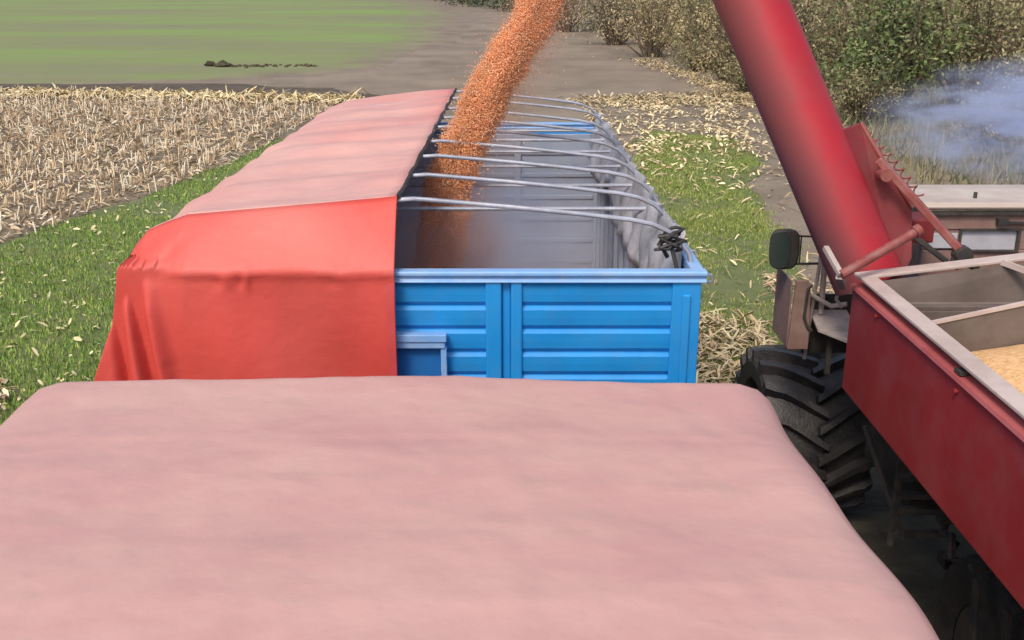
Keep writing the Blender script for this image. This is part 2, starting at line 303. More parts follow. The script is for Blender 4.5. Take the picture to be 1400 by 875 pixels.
# right-hand side leaf litter
X, Y = scatter_pts([(2.4,19),(2.2,33.5),(5,35),(8.6,34.2),(7.8,27),(6.2,22),(5.2,19),(4.0,14.5)], 11000, 14, .5)
dens = np.array([.5+.9*noise.noise(Vector((x*.8, y*.55, 3)))+.5*noise.noise(Vector((x*2.4, y*1.8, 6))) for x, y in zip(X, Y)])*np.clip((Y-18.5)/7, .05, 1)*np.clip((8.6-X)/2.5, .15, 1)
k = rng.random(len(X)) < dens*.75; X = X[k]; Y = Y[k]
strips('corn_leaf_litter', X, Y, (.05,.20), (.02,.06), .05, M['litter'], [(1.25,1.2,.9),(1.1,1.05,.8),(.95,.85,.65),(1.3,1.28,1.05),(.75,.62,.45)], label='pale yellow corn husks strewn over the ground past the trailer', cat='corn husks')
X1, Y1 = scatter_pts([(2,13),(2.8,21),(4.6,21),(4.6,15),(3,10)], 650, 10, 1); X1 = X1[:260]; Y1 = Y1[:260]; X2, Y2 = scatter_pts([(1.4,9.0),(1.6,12),(2.9,11.3),(2.8,9.2)], 1500, 10, 1); X3, Y3 = scatter_pts([(3.2,11.5),(3.4,13.4),(4.6,13.2),(4.3,11.6)], 420, 10, 1)
strips('straw_litter', np.r_[X1,X2,X3], np.r_[Y1,Y2,Y3], (.06,.24), (.010,.03), .05, M['litter'], [(1,.95,.75),(.9,.8,.6),(.8,.66,.5),(.6,.45,.35)], label='scattered straw on the grass between the trailer and the harvester', cat='straw')
X, Y = scatter_pts([(-4.6,3),(-2,3),(-2,10),(-3,16),(-5,24),(-6.3,22),(-7.8,14.5),(-5,9.3)], 800, 10, 1)
strips('fallen_leaf_scraps', X, Y, (.04,.13), (.015,.045), .04, M['litter'], [(1,1,.75),(.9,.9,.6)], label='pale leaf scraps scattered on the green strip beside the red covered trailer', cat='leaf scraps')
X, Y = scatter_pts(jag(VERGE_L, .35, .5, 15), 105000, 8, .8)
k = np.array([noise.noise(Vector((x*.55, y*.55, 2)))+.25*noise.noise(Vector((x*2.5, y*2.5, 4))) > -.30+rng.normal(0,.16) for x, y in zip(X, Y)]); X = X[k]; Y = Y[k]
blades('grass', X, Y, (.03,.09), (.012,.028), M['blade'], [(1,1,1),(.9,1,.8),(1.4,1.15,1.0),(.7,.8,.6),(1.6,1.2,1.4)], 'short green grass on the strip between the stubble and the trailer', 'grass')
X, Y = scatter_pts(jag(VERGE_R, .45, .5, 16), 85000, 8, .8)
k = np.array([noise.noise(Vector((x*.5, y*.5, 9)))+.3*noise.noise(Vector((x*2.2, y*2.2, 4))) > -.12+rng.normal(0,.22) for x, y in zip(X, Y)]); X = X[k]; Y = Y[k]
X = X+rng.normal(0,.14,len(X)); blades('grass_patch', X, Y, (.03,.085), (.012,.028), M['blade'], [(1.1,.9,1),(1.1,.85,.8),(1.5,1.0,1.2),(.8,.7,.6),(1.7,1.25,1.6)], 'patch of green grass right of the blue trailer', 'grass')
X, Y = scatter_pts([(2.2,34.2),(8.0,33.6),(8.8,37),(8.2,44),(7.2,55),(6.2,55),(7.3,44),(7.4,37.8),(2.4,36.4)], 4200, 34, 1)
Y = Y+rng.normal(0,.5,len(Y)); X = X+rng.normal(0,.35,len(X))
strips('straw_verge', X, Y, (.06,.24), (.02,.06), .04, M['litter'], [(1,.95,.75),(.85,.75,.55),(.7,.6,.42),(.5,.45,.28)], label='pale straw and dead grass edging the dirt track below the hedge', cat='straw')
# weeds and dry ground cover under the hedge
X, Y = scatter_pts([(7.4,8),(7.7,19),(8.6,23),(9.3,30),(9.4,36),(8.6,44),(7.8,56),(14,56),(30,40),(34,20),(30,8)], 42000, 14, .7)
blades('dry_weeds', X, Y, (.15,.5), (.02,.05), M['leaf'], [(.16,.17,.065),(.24,.20,.10),(.11,.14,.05),(.32,.27,.16)], 'olive and tan weeds growing below the hedge', 'weeds', lean=.9)
# heap of dark clods lying in the green field
mb = MB(); r = random.Random(2)
for i in range(60):
    u = r.random(); cx = -14.4+u*5.2+r.gauss(0,.2); cy = 50.6+r.gauss(0,.35); s = (.26 if u < .16 else .09)*r.uniform(.5,1.2); b0 = len(mb.v)
    mb.lathe_x([(-s,.02),(-s*.6,s*.55),(0,s*.7),(s*.6,s*.5),(s,.02)], cx, cy, s*.35, 8)
    for j in range(b0, len(mb.v)): mb.v[j] = tuple(Vector(mb.v[j])+Vector((r.gauss(0,s*.12), r.gauss(0,s*.12), r.gauss(0,s*.1))))
tag(mb.build('soil_clods', M['dark_soil']), 'row of dark earth clods lying in the green field', 'earth clods', kind='stuff')

# ------------------------------------------------------------ SHRUBS
def shrub_proto(name, hw, ht, tints, seed, nl=5200, leaf=(.07,.15), twigs=46):
    g = np.random.default_rng(seed); r = random.Random(seed)
    root = bpy.data.objects.new(name, None); COL.objects.link(root)
    tm = MB(); tips = []
    for i in range(twigs):
        a = r.uniform(0, 2*PI); e = r.uniform(.15, 1)**.8; sp = r.uniform(.2,1); b0 = Vector((math.cos(a)*.35*r.random()*hw*.5, math.sin(a)*.35*r.random()*hw*.5, -.05))
        tip = Vector((math.cos(a)*hw*sp*math.sqrt(max(.1,1-(e-.35)**2*1.3)), math.sin(a)*hw*sp*math.sqrt(max(.1,1-(e-.35)**2*1.3)), ht*e)); mid = b0.lerp(tip, .5)+Vector((r.gauss(0,.15), r.gauss(0,.15), r.uniform(.1,.5)))
        tm.tube([b0, b0.lerp(mid,.6), mid, mid.lerp(tip,.6)+Vector((r.gauss(0,.08),r.gauss(0,.08),.08)), tip], [.045,.034,.024,.014,.006], 4, False); tips += [mid, tip, mid.lerp(tip,.5)]
        for q in range(3):
            s = mid.lerp(tip, r.random()); t2 = s+Vector((r.gauss(0,.35), r.gauss(0,.35), r.uniform(-.1,.6))); tm.tube([s, s.lerp(t2,.5)+Vector((0,0,.05)), t2], [.012,.008,.004], 3, False); tips.append(t2)
    st = tm.build('stems', M['bark'], root)
    tips = np.array([tuple(t) for t in tips]); extra = []
    cl = tips[g.integers(0, len(tips), nl//26)] + g.normal(0, .12*hw, (nl//26, 3)); cs = g.uniform(.10,.30,len(cl))*(hw/1.6)
    ci = g.integers(0, len(cl), nl); P = cl[ci]+g.normal(0,1,(nl,3))*cs[ci][:,None]; P[:,2] = np.abs(P[:,2])
    A = g.normal(0,1,(nl,3)); A /= np.linalg.norm(A,axis=1)[:,None]; B = g.normal(0,1,(nl,3)); B -= A*(A*B).sum(1)[:,None]; B /= np.linalg.norm(B,axis=1)[:,None]
    L = g.uniform(leaf[0],leaf[1],nl)[:,None]; W = L*g.uniform(.35,.6,nl)[:,None]
    V = np.stack([P-A*L/2, P+B*W/2+A*L*.05, P+A*L/2, P-B*W/2+A*L*.05], 1); F = np.arange(nl*4).reshape(-1,4)
    ct = g.integers(0, len(tints), len(cl)); cb = g.uniform(.65,1.3,len(cl))
    T = np.array([1.16,1.18,1.10])*np.array(tints)[ct[ci]]*cb[ci][:,None]*g.uniform(.75,1.25,(nl,1)); T = np.repeat(T,4,0)
    fast_mesh('foliage', V.reshape(-1,3), F, M['leaf'], T, parent=root)
    return root
OL = [(.27,.23,.12),(.21,.20,.095),(.33,.27,.16),(.16,.165,.075)]; TAN = [(.44,.33,.19),(.36,.28,.16),(.30,.25,.14),(.23,.20,.11)]
GR = [(.15,.19,.07),(.11,.15,.05),(.21,.22,.10),(.075,.10,.04)]; GREY = [(.33,.28,.20),(.26,.23,.16),(.38,.32,.23)]
protos = {'olive': shrub_proto('hedge_shrub', 2.3, 4.2, OL, 1), 'tan': shrub_proto('hedge_shrub', 2.4, 3.8, TAN, 2),
          'green': shrub_proto('green_bush', 2.0, 4.2, GR, 3, 5600, (.10,.22)), 'grey': shrub_proto('hedge_shrub', 2.3, 4.0, GREY, 4, 4600), 'low': shrub_proto('low_bush', 1.2, 1.3, OL, 5, 2400)}
used = set()
SHR = [  # kind, x, y, scale, rotation, label
 ('green', 11.1, 30.6, 1.05, 0.3, 'leafy dark green bush right of the red auger, the greenest of the hedge'),
 ('tan', 8.9, 42.5, 1.0, 1.0, 'tan autumn shrub just left of the auger top'),
 ('olive', 9.9, 38.0, 1.05, 2.0, 'olive shrub standing partly behind the red auger'),
 ('tan', 7.6, 57.5, 1.15, 3.0, 'tan shrub where the dirt track bends behind the falling corn'),
 ('olive', 9.3, 49.5, 1.1, 4.0, 'olive brown shrub between two tan shrubs left of the auger'),
 ('grey', 6.6, 69.0, 1.25, 5.0, 'grey brown shrub just right of the top of the corn stream'),
 ('tan', 11.4, 63.0, 1.5, .7, 'large tan shrub rising behind the hedge line left of the auger'),
 ('grey', 13.0, 50.0, 1.4, 2.6, 'grey twiggy shrub behind the olive shrubs near the auger'),
 ('olive', 13.8, 40.5, 1.3, 3.6, 'tall olive shrub behind the dark green bush'),
 ('olive', 13.6, 31.0, 1.1, 5.4, 'olive shrub just right of the dark green bush'),
 ('tan', 15.8, 33.5, 1.2, 1.9, 'tan shrub above the drifting blue smoke'),
 ('grey', 14.4, 26.4, .85, .5, 'grey brown shrub standing directly behind the blue smoke'),
 ('olive', 17.0, 27.6, 1.0, 3.1, 'olive shrub at the right edge above the smoke'),
 ('tan', 18.8, 35.0, 1.3, 4.4, 'pale tan shrub in the top right corner'),
 ('grey', 4.4, 88.0, 1.4, 2.2, 'small distant shrub at the start of the hedge, top centre'),
 ('olive', 8.2, 90.0, 1.7, 1.2, 'distant olive shrub behind the falling corn'),
 ('olive', 1.8, 124.0, 1.5, .2, 'far dark shrub at the left end of the hedge beyond the track'),
 ('low', 9.9, 29.4, .9, 0, 'low olive bush at the foot of the dark green bush'),
 ('low', 8.5, 38.0, .8, 2, 'low bush on the bank where the track meets the hedge'),
 ('low', 11.2, 24.4, .75, 4, 'low bush beneath the left side of the smoke'),
 ('low', 13.2, 22.6, .8, 1, 'low weedy bush beyond the harvester cab roof'),
 ('low', 8.4, 47.5, .9, 5, 'low bush at the hedge foot left of the auger'),
]
for kind, x, y, s, rz, lab in SHR:
    p = protos[kind]; o = p if kind not in used else link_copy(p); used.add(kind)
    o.location = (x, y, 0); o.scale = (s, s, s*random.uniform(.92,1.1)); o.rotation_euler = (0,0,rz); tag(o, lab, 'shrub' if kind != 'green' else 'bush', 'shrubs along the hedge')
# thicket that reads as one mass behind the shrubs, and the far tree line
def thicket(name, pts, n, hgt, leaf, tints, label, cat, spread=2.0, seed=1):
    g = np.random.default_rng(seed); seg = g.integers(0, len(pts)-1, n//30); t = g.random(n//30)[:,None]; P0 = np.array(pts)[:,:2]
    C = P0[seg]*(1-t)+P0[seg+1]*t; C = np.c_[C+g.normal(0,spread,C.shape), g.uniform(0,1,len(C))**.8*hgt*g.uniform(.75,1,len(C))]
    ci = g.integers(0, len(C), n); P = C[ci]+g.normal(0,1,(n,3))*np.array([.55,.55,.4])*hgt/4; P[:,2] = np.abs(P[:,2])
    A = g.normal(0,1,(n,3)); A /= np.linalg.norm(A,axis=1)[:,None]; B = g.normal(0,1,(n,3)); B -= A*(A*B).sum(1)[:,None]; B /= np.linalg.norm(B,axis=1)[:,None]
    L = g.uniform(leaf[0],leaf[1],n)[:,None]; W = L*.5
    V = np.stack([P-A*L/2, P+B*W/2, P+A*L/2, P-B*W/2], 1); tt = np.array([1.15,1.16,1.12])*np.array(tints)[g.integers(0,len(tints),len(C))]*g.uniform(.7,1.25,(len(C),1))
    T = np.repeat(tt[ci]*g.uniform(.8,1.2,(n,1)),4,0)
    fast_mesh(name, V.reshape(-1,3), np.arange(n*4).reshape(-1,4), M['leaf'], T, 'stuff', label, cat)
thicket('thicket', [(8,96),(12,74),(15,58),(17,46),(20,38),(24,32),(30,26),(38,20)], 90000, 5.0, (.16,.34), OL+TAN+GREY, 'dense brown and olive thicket filling the slope behind the hedge', 'thicket', 2.2, 11)
thicket('far_tree_line', [(2,150),(-4,190),(-12,240),(-24,290),(-60,330)], 16000, 6.0, (.4,.8), [(.05,.07,.035),(.08,.09,.05),(.10,.10,.06)], 'dark far tree line beyond the green field', 'tree line', 3.0, 12)

# ------------------------------------------------------------ TRAILER (blue, being filled)
TX0, TX1, TY0, TY1 = -1.66, .82, 4.28, 9.20; RZ = 2.62; RIDX = -.43
tr = thing('grain_trailer', 'bright blue ribbed grain trailer with open bows being filled with corn', 'trailer', ((TX0+TX1)/2, (TY0+TY1)/2, 0))
# floor + chassis + wheels
MB().box(TX0+.03, TX1-.03, TY0+.03, TY1-.03, 1.12, 1.20).build('floor', M['inner'], tr)
mb = MB(); mb.box(-.95,-.83,TY0+.1,TY1-.1,.92,1.115); mb.box(-.03,.09,TY0+.1,TY1-.1,.92,1.115)
for y in (4.7,5.8,6.9,8.0,8.9): mb.box(-1.6,.74,y-.04,y+.04,1.02,1.118)
mb.bar((-.43,TY0+.1,.95),(-.43,3.55,.75),.1,.1); mb.build('chassis', M['chassis'], tr, bevel=.006)
def wheel(parent, x0, y, rad, wd, tread_m='black'):
    """road tyre with grooves; x0 = inner face"""
    t = MB(); c = x0+wd/2; s = wd/2
    t.lathe_x([(-s*.8,rad*.56),(-s,rad*.66),(-s,rad*.88),(-s*.86,rad*.97),(-s*.4,rad),(-s*.34,rad*.975),(-s*.28,rad),(s*.28,rad),(s*.34,rad*.975),(s*.4,rad),(s*.86,rad*.97),(s,rad*.88),(s,rad*.66),(s*.8,rad*.56)], c, y, rad, 40)
    o = t.build('wheel', M[tread_m], parent, smooth=True)
    r = MB(); r.lathe_x([(-s*.75,.02),(-s*.75,rad*.57),(s*.5,rad*.57),(s*.62,rad*.50),(s*.2,rad*.42),(s*.25,rad*.2),(s*.5,rad*.18),(s*.5,.01)], c, y, rad, 28); r.build('rim', M['chassis'], o, smooth=True)
    return o
for y in (7.6, 8.5):
    for x in (TX0+.05, TX1-.33): wheel(tr, x, y, .46, .28)
for y in (5.1,): 
    for x in (TX0+.05, TX1-.33): wheel(tr, x, y, .46, .28)
def ribbed_panel(u0, u1, z0, z1, pitch, face, depth=.018):
    """profile (d,z) of a drop side: folded planks separated by rolled grooves; d is outwards"""
    prof = []; z = z1
    while z > z0+.01:
        zb = max(z-pitch, z0)
        prof += [(depth*.15, z-.004),(depth, z-.018),(depth*.92, (z+zb)/2),(depth*.75, zb+.020),(depth*.1, zb+.008),(-.004, zb)]
        z = zb
    return prof
def end_wall(y, sgn, parent):
    mb = MB()
    for a, b in ((TX0+.1,-.10),(.02,.70)):
        pr = ribbed_panel(a, b, 1.22, RZ-.05, .108, 0); poly = [(y-sgn*d, z) for d, z in pr]+[(y+sgn*.02,1.22),(y+sgn*.02,RZ-.05)]
        mb.prism(poly, 'x', a, b)
    mb.build('end_panel', M['blue'], parent, bevel=0)
    mb = MB()
    for a, b in ((-.115,-.045),(-.005,.045)): mb.box(a, b, y-sgn*.032, y+sgn*.02, 1.15, RZ-.047)
    mb.box(-.045,-.005,y-sgn*.008,y+sgn*.02,1.15,RZ-.047)
    mb.build('centre_post', M['blue'], parent, bevel=.008)
    for a, b in ((TX0,TX0+.105),(.695,TX1)):
        m2 = MB(); m2.box(a, b, y-sgn*.03, y+sgn*.05, 1.15, RZ-.047)
        m2.box(a+.045, b-.045 if b-a > .11 else a+.06, y-sgn*.042, y-sgn*.031, 1.2, RZ-.1); m2.build('corner_post', M['blue'], parent, bevel=.008)
end_wall(TY0, 1, tr); end_wall(TY1, -1, tr)
# side walls
for sx, x in ((-1,TX0),(1,TX1)):
    pr = ribbed_panel(0,0,1.22,RZ-.05,.108,0); poly = [(x+sx*(d-.02), z) for d, z in pr]+[(x-sx*.04,1.22),(x-sx*.04,RZ-.05)]
    MB().prism(poly, 'y', TY0+.06, TY1-.06).build('side_panel', M['blue'], tr)
    for y in (5.6,6.9,8.1): MB().box(min(x,x+sx*.02), max(x,x+sx*.02), y-.05, y+.05, 1.15, RZ-.05).build('side_post', M['blue'], tr, bevel=.005)
    # inner lining with vertical stiffeners
    mb = MB(); xi = x-sx*.045; mb.box(min(xi,xi-sx*.006), max(xi,xi-sx*.006), TY0+.06, TY1-.06, 1.21, RZ-.09)
    for k in range(13): y = TY0+.3+k*.38; mb.box(min(xi-sx*.007,xi-sx*.035), max(xi-sx*.007,xi-sx*.035), y-.022, y+.022, 1.21, RZ-.09)
    mb.build('inner_lining', M['inner'], tr, bevel=.004)
mb = MB(); mb.box(TX0+.056,TX1-.056,TY1-.0575,TY1-.025,1.21,RZ-.09)
for k in range(6): mb.box(TX0+.09,TX1-.09,TY1-.070,TY1-.058,1.35+k*.2,1.385+k*.2)
for x in (.05,): mb.box(x-.03,x+.03,TY1-.084,TY1-.071,1.21,RZ-.1)
mb.build('inner_end_lining', M['inner'], tr, bevel=.004)
# top rails: light rolled lip with a lower step
for (x0,x1,y0,y1) in ((TX0-.005,TX1+.02,TY0-.045,TY0+.015),(TX0-.005,TX1+.02,TY1-.03,TY1+.045)):
    mb = MB(); mb.prism([(y0+.004,RZ-.040),(y0+.014,RZ-.032),(y0+.014,RZ-.018),(y0,RZ-.014),(y0,RZ),(y0+.006,RZ+.005),(y1,RZ+.005),(y1,RZ-.046),(y0+.004,RZ-.046)], 'x', x0, x1); mb.build('top_rail', M['rail_blue'], tr, bevel=.003)
for x in (TX0-.004,TX1-.04):
    MB().box(x, x+.058, TY0+.017, TY1-.032, RZ-.046, RZ).build('side_rail', M['rail_blue'], tr, bevel=.006)
# small access hatch at the near end
mb = MB(); mb.box(-.54,-.285,TY0-.085,TY0-.034,2.318,2.352); mb.box(-.54,-.292,TY0-.078,TY0-.034,2.287,2.3185)
mb.box(-.312,-.286,TY0-.07,TY0-.034,1.6,2.2875); mb.box(-.54,-.52,TY0-.07,TY0-.034,1.6,2.2875); mb.build('hatch_frame', M['rail_blue'], tr, bevel=.004)
MB().box(-.519,-.313,TY0-.044,TY0-.036,1.6,2.285).build('hatch_door', mat('hatch_blue', (.01,.12,.38), (.015,.15,.44), 3, .5), tr, bevel=.003)
# ladder-like horizontal cross ties at rail level
tie = MB(); tie.tube([(TX0+.05,5.65,RZ-.02),(TX1-.05,5.65,RZ-.02)], .012, 8)
t0 = tie.build('cross_tie', M['bow'], tr, smooth=True)
for dy in (.7,1.4,2.05,2.65,3.2):
    c = t0.copy(); COL.objects.link(c); c.parent = tr; c.location = (0,dy,0)
# bows: ridge at the middle, gentle fall to each side, tight curve down to the rail
def bow_pts(y):
    P = [(RIDX+0*1,2.905)]
    right = [(-.43,2.905),(-.36,2.90),(0,2.868),(.3,2.838),(.52,2.813),(.62,2.792),(.70,2.755),(.755,2.705),(.79,2.655),(.80,2.60)]
    left = [(-.86-(x), z) for x, z in reversed(right[1:])]
    left = [(max(x,-1.66), z) for x, z in left]
    return [(x, y, z) for x, z in left]+[(x, y, z) for x, z in right]
b0 = MB().tube(bow_pts(4.42), .0108, 9).build('bow', M['bow'], tr, smooth=True)
r = random.Random(5)
for k in range(1, 9):
    c = b0.copy(); COL.objects.link(c); c.parent = tr; c.location = (r.uniform(-.008,.008), .5875*k, r.uniform(-.012,.006)); c.rotation_euler = (0,0,r.uniform(-.003,.003))
# loose pale liner cloth bunched along the right rail inside the bows
P = []
for i in range(90):
    y = 4.5+i*.052; row = []
    for j in range(9):
        t = j/8; z = RZ+.10-.42*t+.05*noise.noise(Vector((y*2.5,0,1)))-(.18*(noise.noise(Vector((y*1.3,5,3)))) if j > 5 else 0)
        x = .765-.05*t+.03*noise.noise(Vector((y*5,t*3,2)))+.018*math.sin(y*17+3*t)
        x -= .03 if z < RZ-.05 else 0
        row.append((x, y, z))
    P.append(row)
MB().grid(P).build('liner_cloth', M['liner'], tr, smooth='all', solid=.004)
# black elastic strap wound round the near right corner of the frame
s = MB(); r = random.Random(8); pts = []
for i in range(60): a = i*.55; pts.append((.70+.035*math.cos(a)+.012*r.gauss(0,1), 4.42+.03*math.sin(a), 2.755-.0012*i+.02*math.sin(a*1.3)))
s.tube(pts, .008, 6); s.tube([(.70,4.42,2.72),(.715,4.40,2.66),(.73,4.37,2.60),(.74,4.34,2.555)], .011, 6); s.tube([(.69,4.43,2.76),(.66,4.45,2.70),(.70,4.47,2.63)], .010, 6)
s.build('strap', M['black'], tr, smooth=True)
# hooks along the right rail
for y in (4.33,4.75,5.4,6.1):
    hk = MB(); hk.tube([(TX1+.02,y,2.59),(TX1+.055,y,2.585),(TX1+.06,y,2.56),(TX1+.035,y,2.545)], .007, 6); hk.build('tarp_hook', M['bow'], tr, smooth=True)
# the load inside
P = []
for i in range(50):
    y = TY0+.07+(TY1-TY0-.14)*i/49; row = []
    for j in range(28):
        x = TX0+.06+(TX1-TX0-.12)*j/27; dd = math.hypot(x+.42, (y-6.2)); row.append((x, y, 1.24+max(0,.5-dd*.34)+.03*noise.noise(Vector((x*3,y*3,0)))))
    P.append(row)
tag(MB().grid(P).build('corn_load', M['corn'], smooth='all'), 'orange corn piling up inside the open blue trailer', 'corn', kind='stuff')

# ------------------------------------------------------------ TARPAULIN on the blue trailer
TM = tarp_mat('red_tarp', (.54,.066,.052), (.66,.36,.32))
EY = 4.405
def ztop(x): return 2.925-.085*(abs(x-RIDX))-(.0 if x > -1.4 else .55*(abs(x+1.4))**1.6)
prof = [(-.50,2.922)]+[(-.5-.92*k/14, 2.919-.080*k/14) for k in range(1,15)]+[(-1.51,2.808),(-1.60,2.77),(-1.655,2.71),(-1.69,2.63),(-1.71,2.52),(-1.74,2.38),(-1.785,2.25),(-1.845,2.1),(-1.92,1.85),(-1.98,1.6)]
def crumple(x, y, a=1):
    v = Vector((x,y,0)); return a*(.018*noise.noise(Vector((x*1.3,y*.9,3)))+.007*noise.noise(Vector((x*4,y*3,1)))+.022*max(0,noise.noise(Vector((x*1.1+y*.5,y*3.2,7))))-.018*abs(noise.noise(Vector((x*1.6,y*4.3,5)))))
P = []; NY = 170
for i in range(NY+1):
    y = EY+(9.24-EY)*i/NY; row = []; ph = ((y-4.42)/.5875)%1; sag = -.020*math.sin(PI*ph)**2
    for j, (x, z) in enumerate(prof):
        top = 1 if j < 15 else max(0, 1-(j-15)/5); k = 1-min(1,max(0,(j-15)/4))
        dz = (crumple(x,y)+sag*min(1,j/3+.3))*top*min(1, i/5+.25); dx = 0
        if j > 17: dx = (.030*math.sin((y-EY)*6.5+j*.1)*(j-17)/8+.02*noise.noise(Vector((y*2,z*2,0))))*min(1,(y-EY)/.4)
        if j == 0: dx = .012*noise.noise(Vector((y*2.5,1,1)))
        row.append((x+dx, y, z+dz))
    P.append(row)
mb = MB(); mb.grid(P)
# hanging near flap (Coons patch between the roof profile, the side and a straight hem)
S = 230; Tn = 70; top = prof[:18]; side = prof[17:]
def along(pts, t):
    d = [0]
    for a, b in zip(pts, pts[1:]): d.append(d[-1]+math.hypot(b[0]-a[0], b[1]-a[1]))
    q = t*d[-1]
    for i in range(len(pts)-1):
        if q <= d[i+1]+1e-9: u = (q-d[i])/(d[i+1]-d[i]); return (pts[i][0]+(pts[i+1][0]-pts[i][0])*u, pts[i][1]+(pts[i+1][1]-pts[i][1])*u)
    return pts[-1]
BX = -1.98; FY = 4.185
P = []
for j in range(Tn+1):
    t = j/Tn; row = []
    for i in range(S+1):
        s_ = i/S; a = along(top, s_); q = along(side, t)
        tl, tr_, bl, br = top[0], top[-1], (-.50,1.58), (BX,1.58)
        bt = (-.50+s_*(BX+.50), 1.58); l = (-.50, 2.922+(1.58-2.922)*t)
        c = [(1-t)*a[n_]+t*bt[n_]+(1-s_)*l[n_]+s_*q[n_]-((1-s_)*(1-t)*tl[n_]+s_*(1-t)*tr_[n_]+(1-s_)*t*bl[n_]+s_*t*br[n_]) for n_ in (0,1)]
        x, z = c; zt = max(2.66, min(2.92, a[1]))
        lw = max(0, min(1, (s_-.72)/.28)); f = max(0, min(1, (zt-z)/(zt-2.63))); yy = EY-(EY-FY)*f**.9 if z > 2.63 else FY+.012*min(1,(2.63-z)/.03)
        fl = max(0, min(1, (zt-z)/(zt-2.20))); yy = yy*(1-lw)+lw*(EY-(EY-FY-.01)*math.sin(fl*PI/2)**.8)
        fall = min(1, t*5)
        if t > 0:
            yy += fall*(.014*noise.noise(Vector((x*2.2,z*1.8,4)))+.005*noise.noise(Vector((x*7,z*3,2))))
            low = min(1, max(0, 2.61-z)*2.2)
            yy += low*(.032*math.sin((x+.42*z)*8.5+1.4*noise.noise(Vector((x*1.2,z,0))))-.012*abs(noise.noise(Vector(((x-.5*z)*3.2,z*.6,8)))))
            if z > 2.63: yy -= .012*max(0,noise.noise(Vector((x*1.4,z*6,3))))*fall
            # gathered corner: two deep pleats and a soft diagonal fold running up to the shoulder
            g1 = -1.635+(2.67-z)*.10; g2 = -1.715+(2.47-z)*.06
            if z < 2.72: yy += min(1,(2.72-z)*4)*(.075*math.exp(-((x-g1)/.024)**2)-.035*math.exp(-((x-g1+.045)/.03)**2)-.045*math.exp(-((x-g1-.05)/.045)**2))
            if z < 2.52: yy += .055*math.exp(-((x-g2)/.020)**2)*min(1,(2.52-z)*6)
            d1 = (x+1.56)*.70-(z-2.74)*.72
            yy += .028*math.exp(-(d1/.022)**2)*math.exp(-((x+1.57)/.10)**2-((z-2.70)/.09)**2)*fall
            d2 = (x+1.45)*.75-(z-2.72)*.66
            yy += .016*math.exp(-(d2/.025)**2)*math.exp(-((x+1.49)/.12)**2-((z-2.70)/.08)**2)*fall
            # puckers on the rail
            for (kx_, kw) in ((-1.22,.03),(-1.13,.018),(-.72,.05)):
                yy -= .010*math.exp(-((x-kx_)/kw)**2-((z-2.60)/.035)**2)
                yy += .007*math.exp(-((x-kx_+.03)/kw)**2-((z-2.585)/.02)**2)
        if z < 2.66 and t > 0: yy = min(yy, 4.228)
        row.append((x, yy, z))
    P.append(row)
n_roof = len(mb.v); mb.grid(P)
# gusset joining the hanging side to the end flap round the corner
G = []
for j in range(Tn+1):
    q = along(side, j/Tn); A_ = Vector((q[0]+.004, EY+.012, q[1])); B_ = Vector(P[j][S])
    G.append([tuple(A_.lerp(B_, k/5)+Vector((-.012*math.sin(PI*k/5)*min(1,j/12), 0, 0))) for k in range(6)])
mb.grid(G)
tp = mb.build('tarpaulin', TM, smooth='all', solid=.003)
tag(tp, 'red tarpaulin rolled half over the blue trailer, its roof pale pink and its end hanging', 'tarpaulin')
tone_mask(tp, lambda i, p: (max(0, min(1, (p.z-2.62)/.12))*(.98-.28*max(0,noise.noise(Vector((p.x*1.4,p.y*.9,2))))-.10*max(0,(p.y-7)/2)-.35*max(0,(p.x+.8)/.3)*max(0,(p.y-6)/3)) if i < n_roof else (.10+.20*noise.noise(Vector((p.x*2,p.z*3,1))) if p.z > 2.63 else .04+.10*noise.noise(Vector((p.x*2,p.z*2,5))))))  # roof and upper flap paler, some sky light put into the colour
# hem cord on the open edge
hm = MB(); hm.tube([(-.497,EY+(9.24-EY)*i/60,2.917-.012*math.sin(PI*(((EY+(9.24-EY)*i/60)-4.42)/.5875%1))**2) for i in range(61)], .011, 6)
h = hm.build('hem_cord', M['black'], tp, smooth=True)
e2 = MB(); e2.prism([(-.53,1.58),(-.497,1.58),(-.497,2.60),(-.53,2.60)], 'y', 4.128, 4.133); e2.build('edge_band', mat('edge_band', (.52,.06,.06), (.6,.09,.09), 3, .5), tp)

# ------------------------------------------------------------ NEAR TRAILER under its own pink tarpaulin
nt_ = thing('covered_trailer', 'loaded trailer body hidden beneath the pale pink tarpaulin in the foreground', 'trailer', (-.38,0,0))
MB().box(-1.58,.82,-4.0,3.22,1.15,2.36).build('body', M['blue'], nt_, bevel=.01)
mb = MB(); mb.box(-.95,-.83,-3.9,3.1,.9,1.14); mb.box(.07,.19,-3.9,3.1,.9,1.14); mb.build('chassis', M['chassis'], nt_)
for y in (-2.4,-1.4,2.2):
    for x in (-1.55,.51): wheel(nt_, x, y, .46, .28)
NM = tarp_mat('pink_tarp', (.42,.11,.10), (.54,.308,.285))
P = []; N = 420
pr = [(-1.70,1.95),(-1.685,2.15),(-1.675,2.3),(-1.665,2.38),(-1.64,2.435),(-1.60,2.466),(-1.54,2.48)]+[(-1.54+2.30*k/110, 2.482) for k in range(1,110)]+[(.775,2.48),(.83,2.462),(.868,2.43),(.89,2.38),(.90,2.3),(.91,2.15),(.925,1.95)]
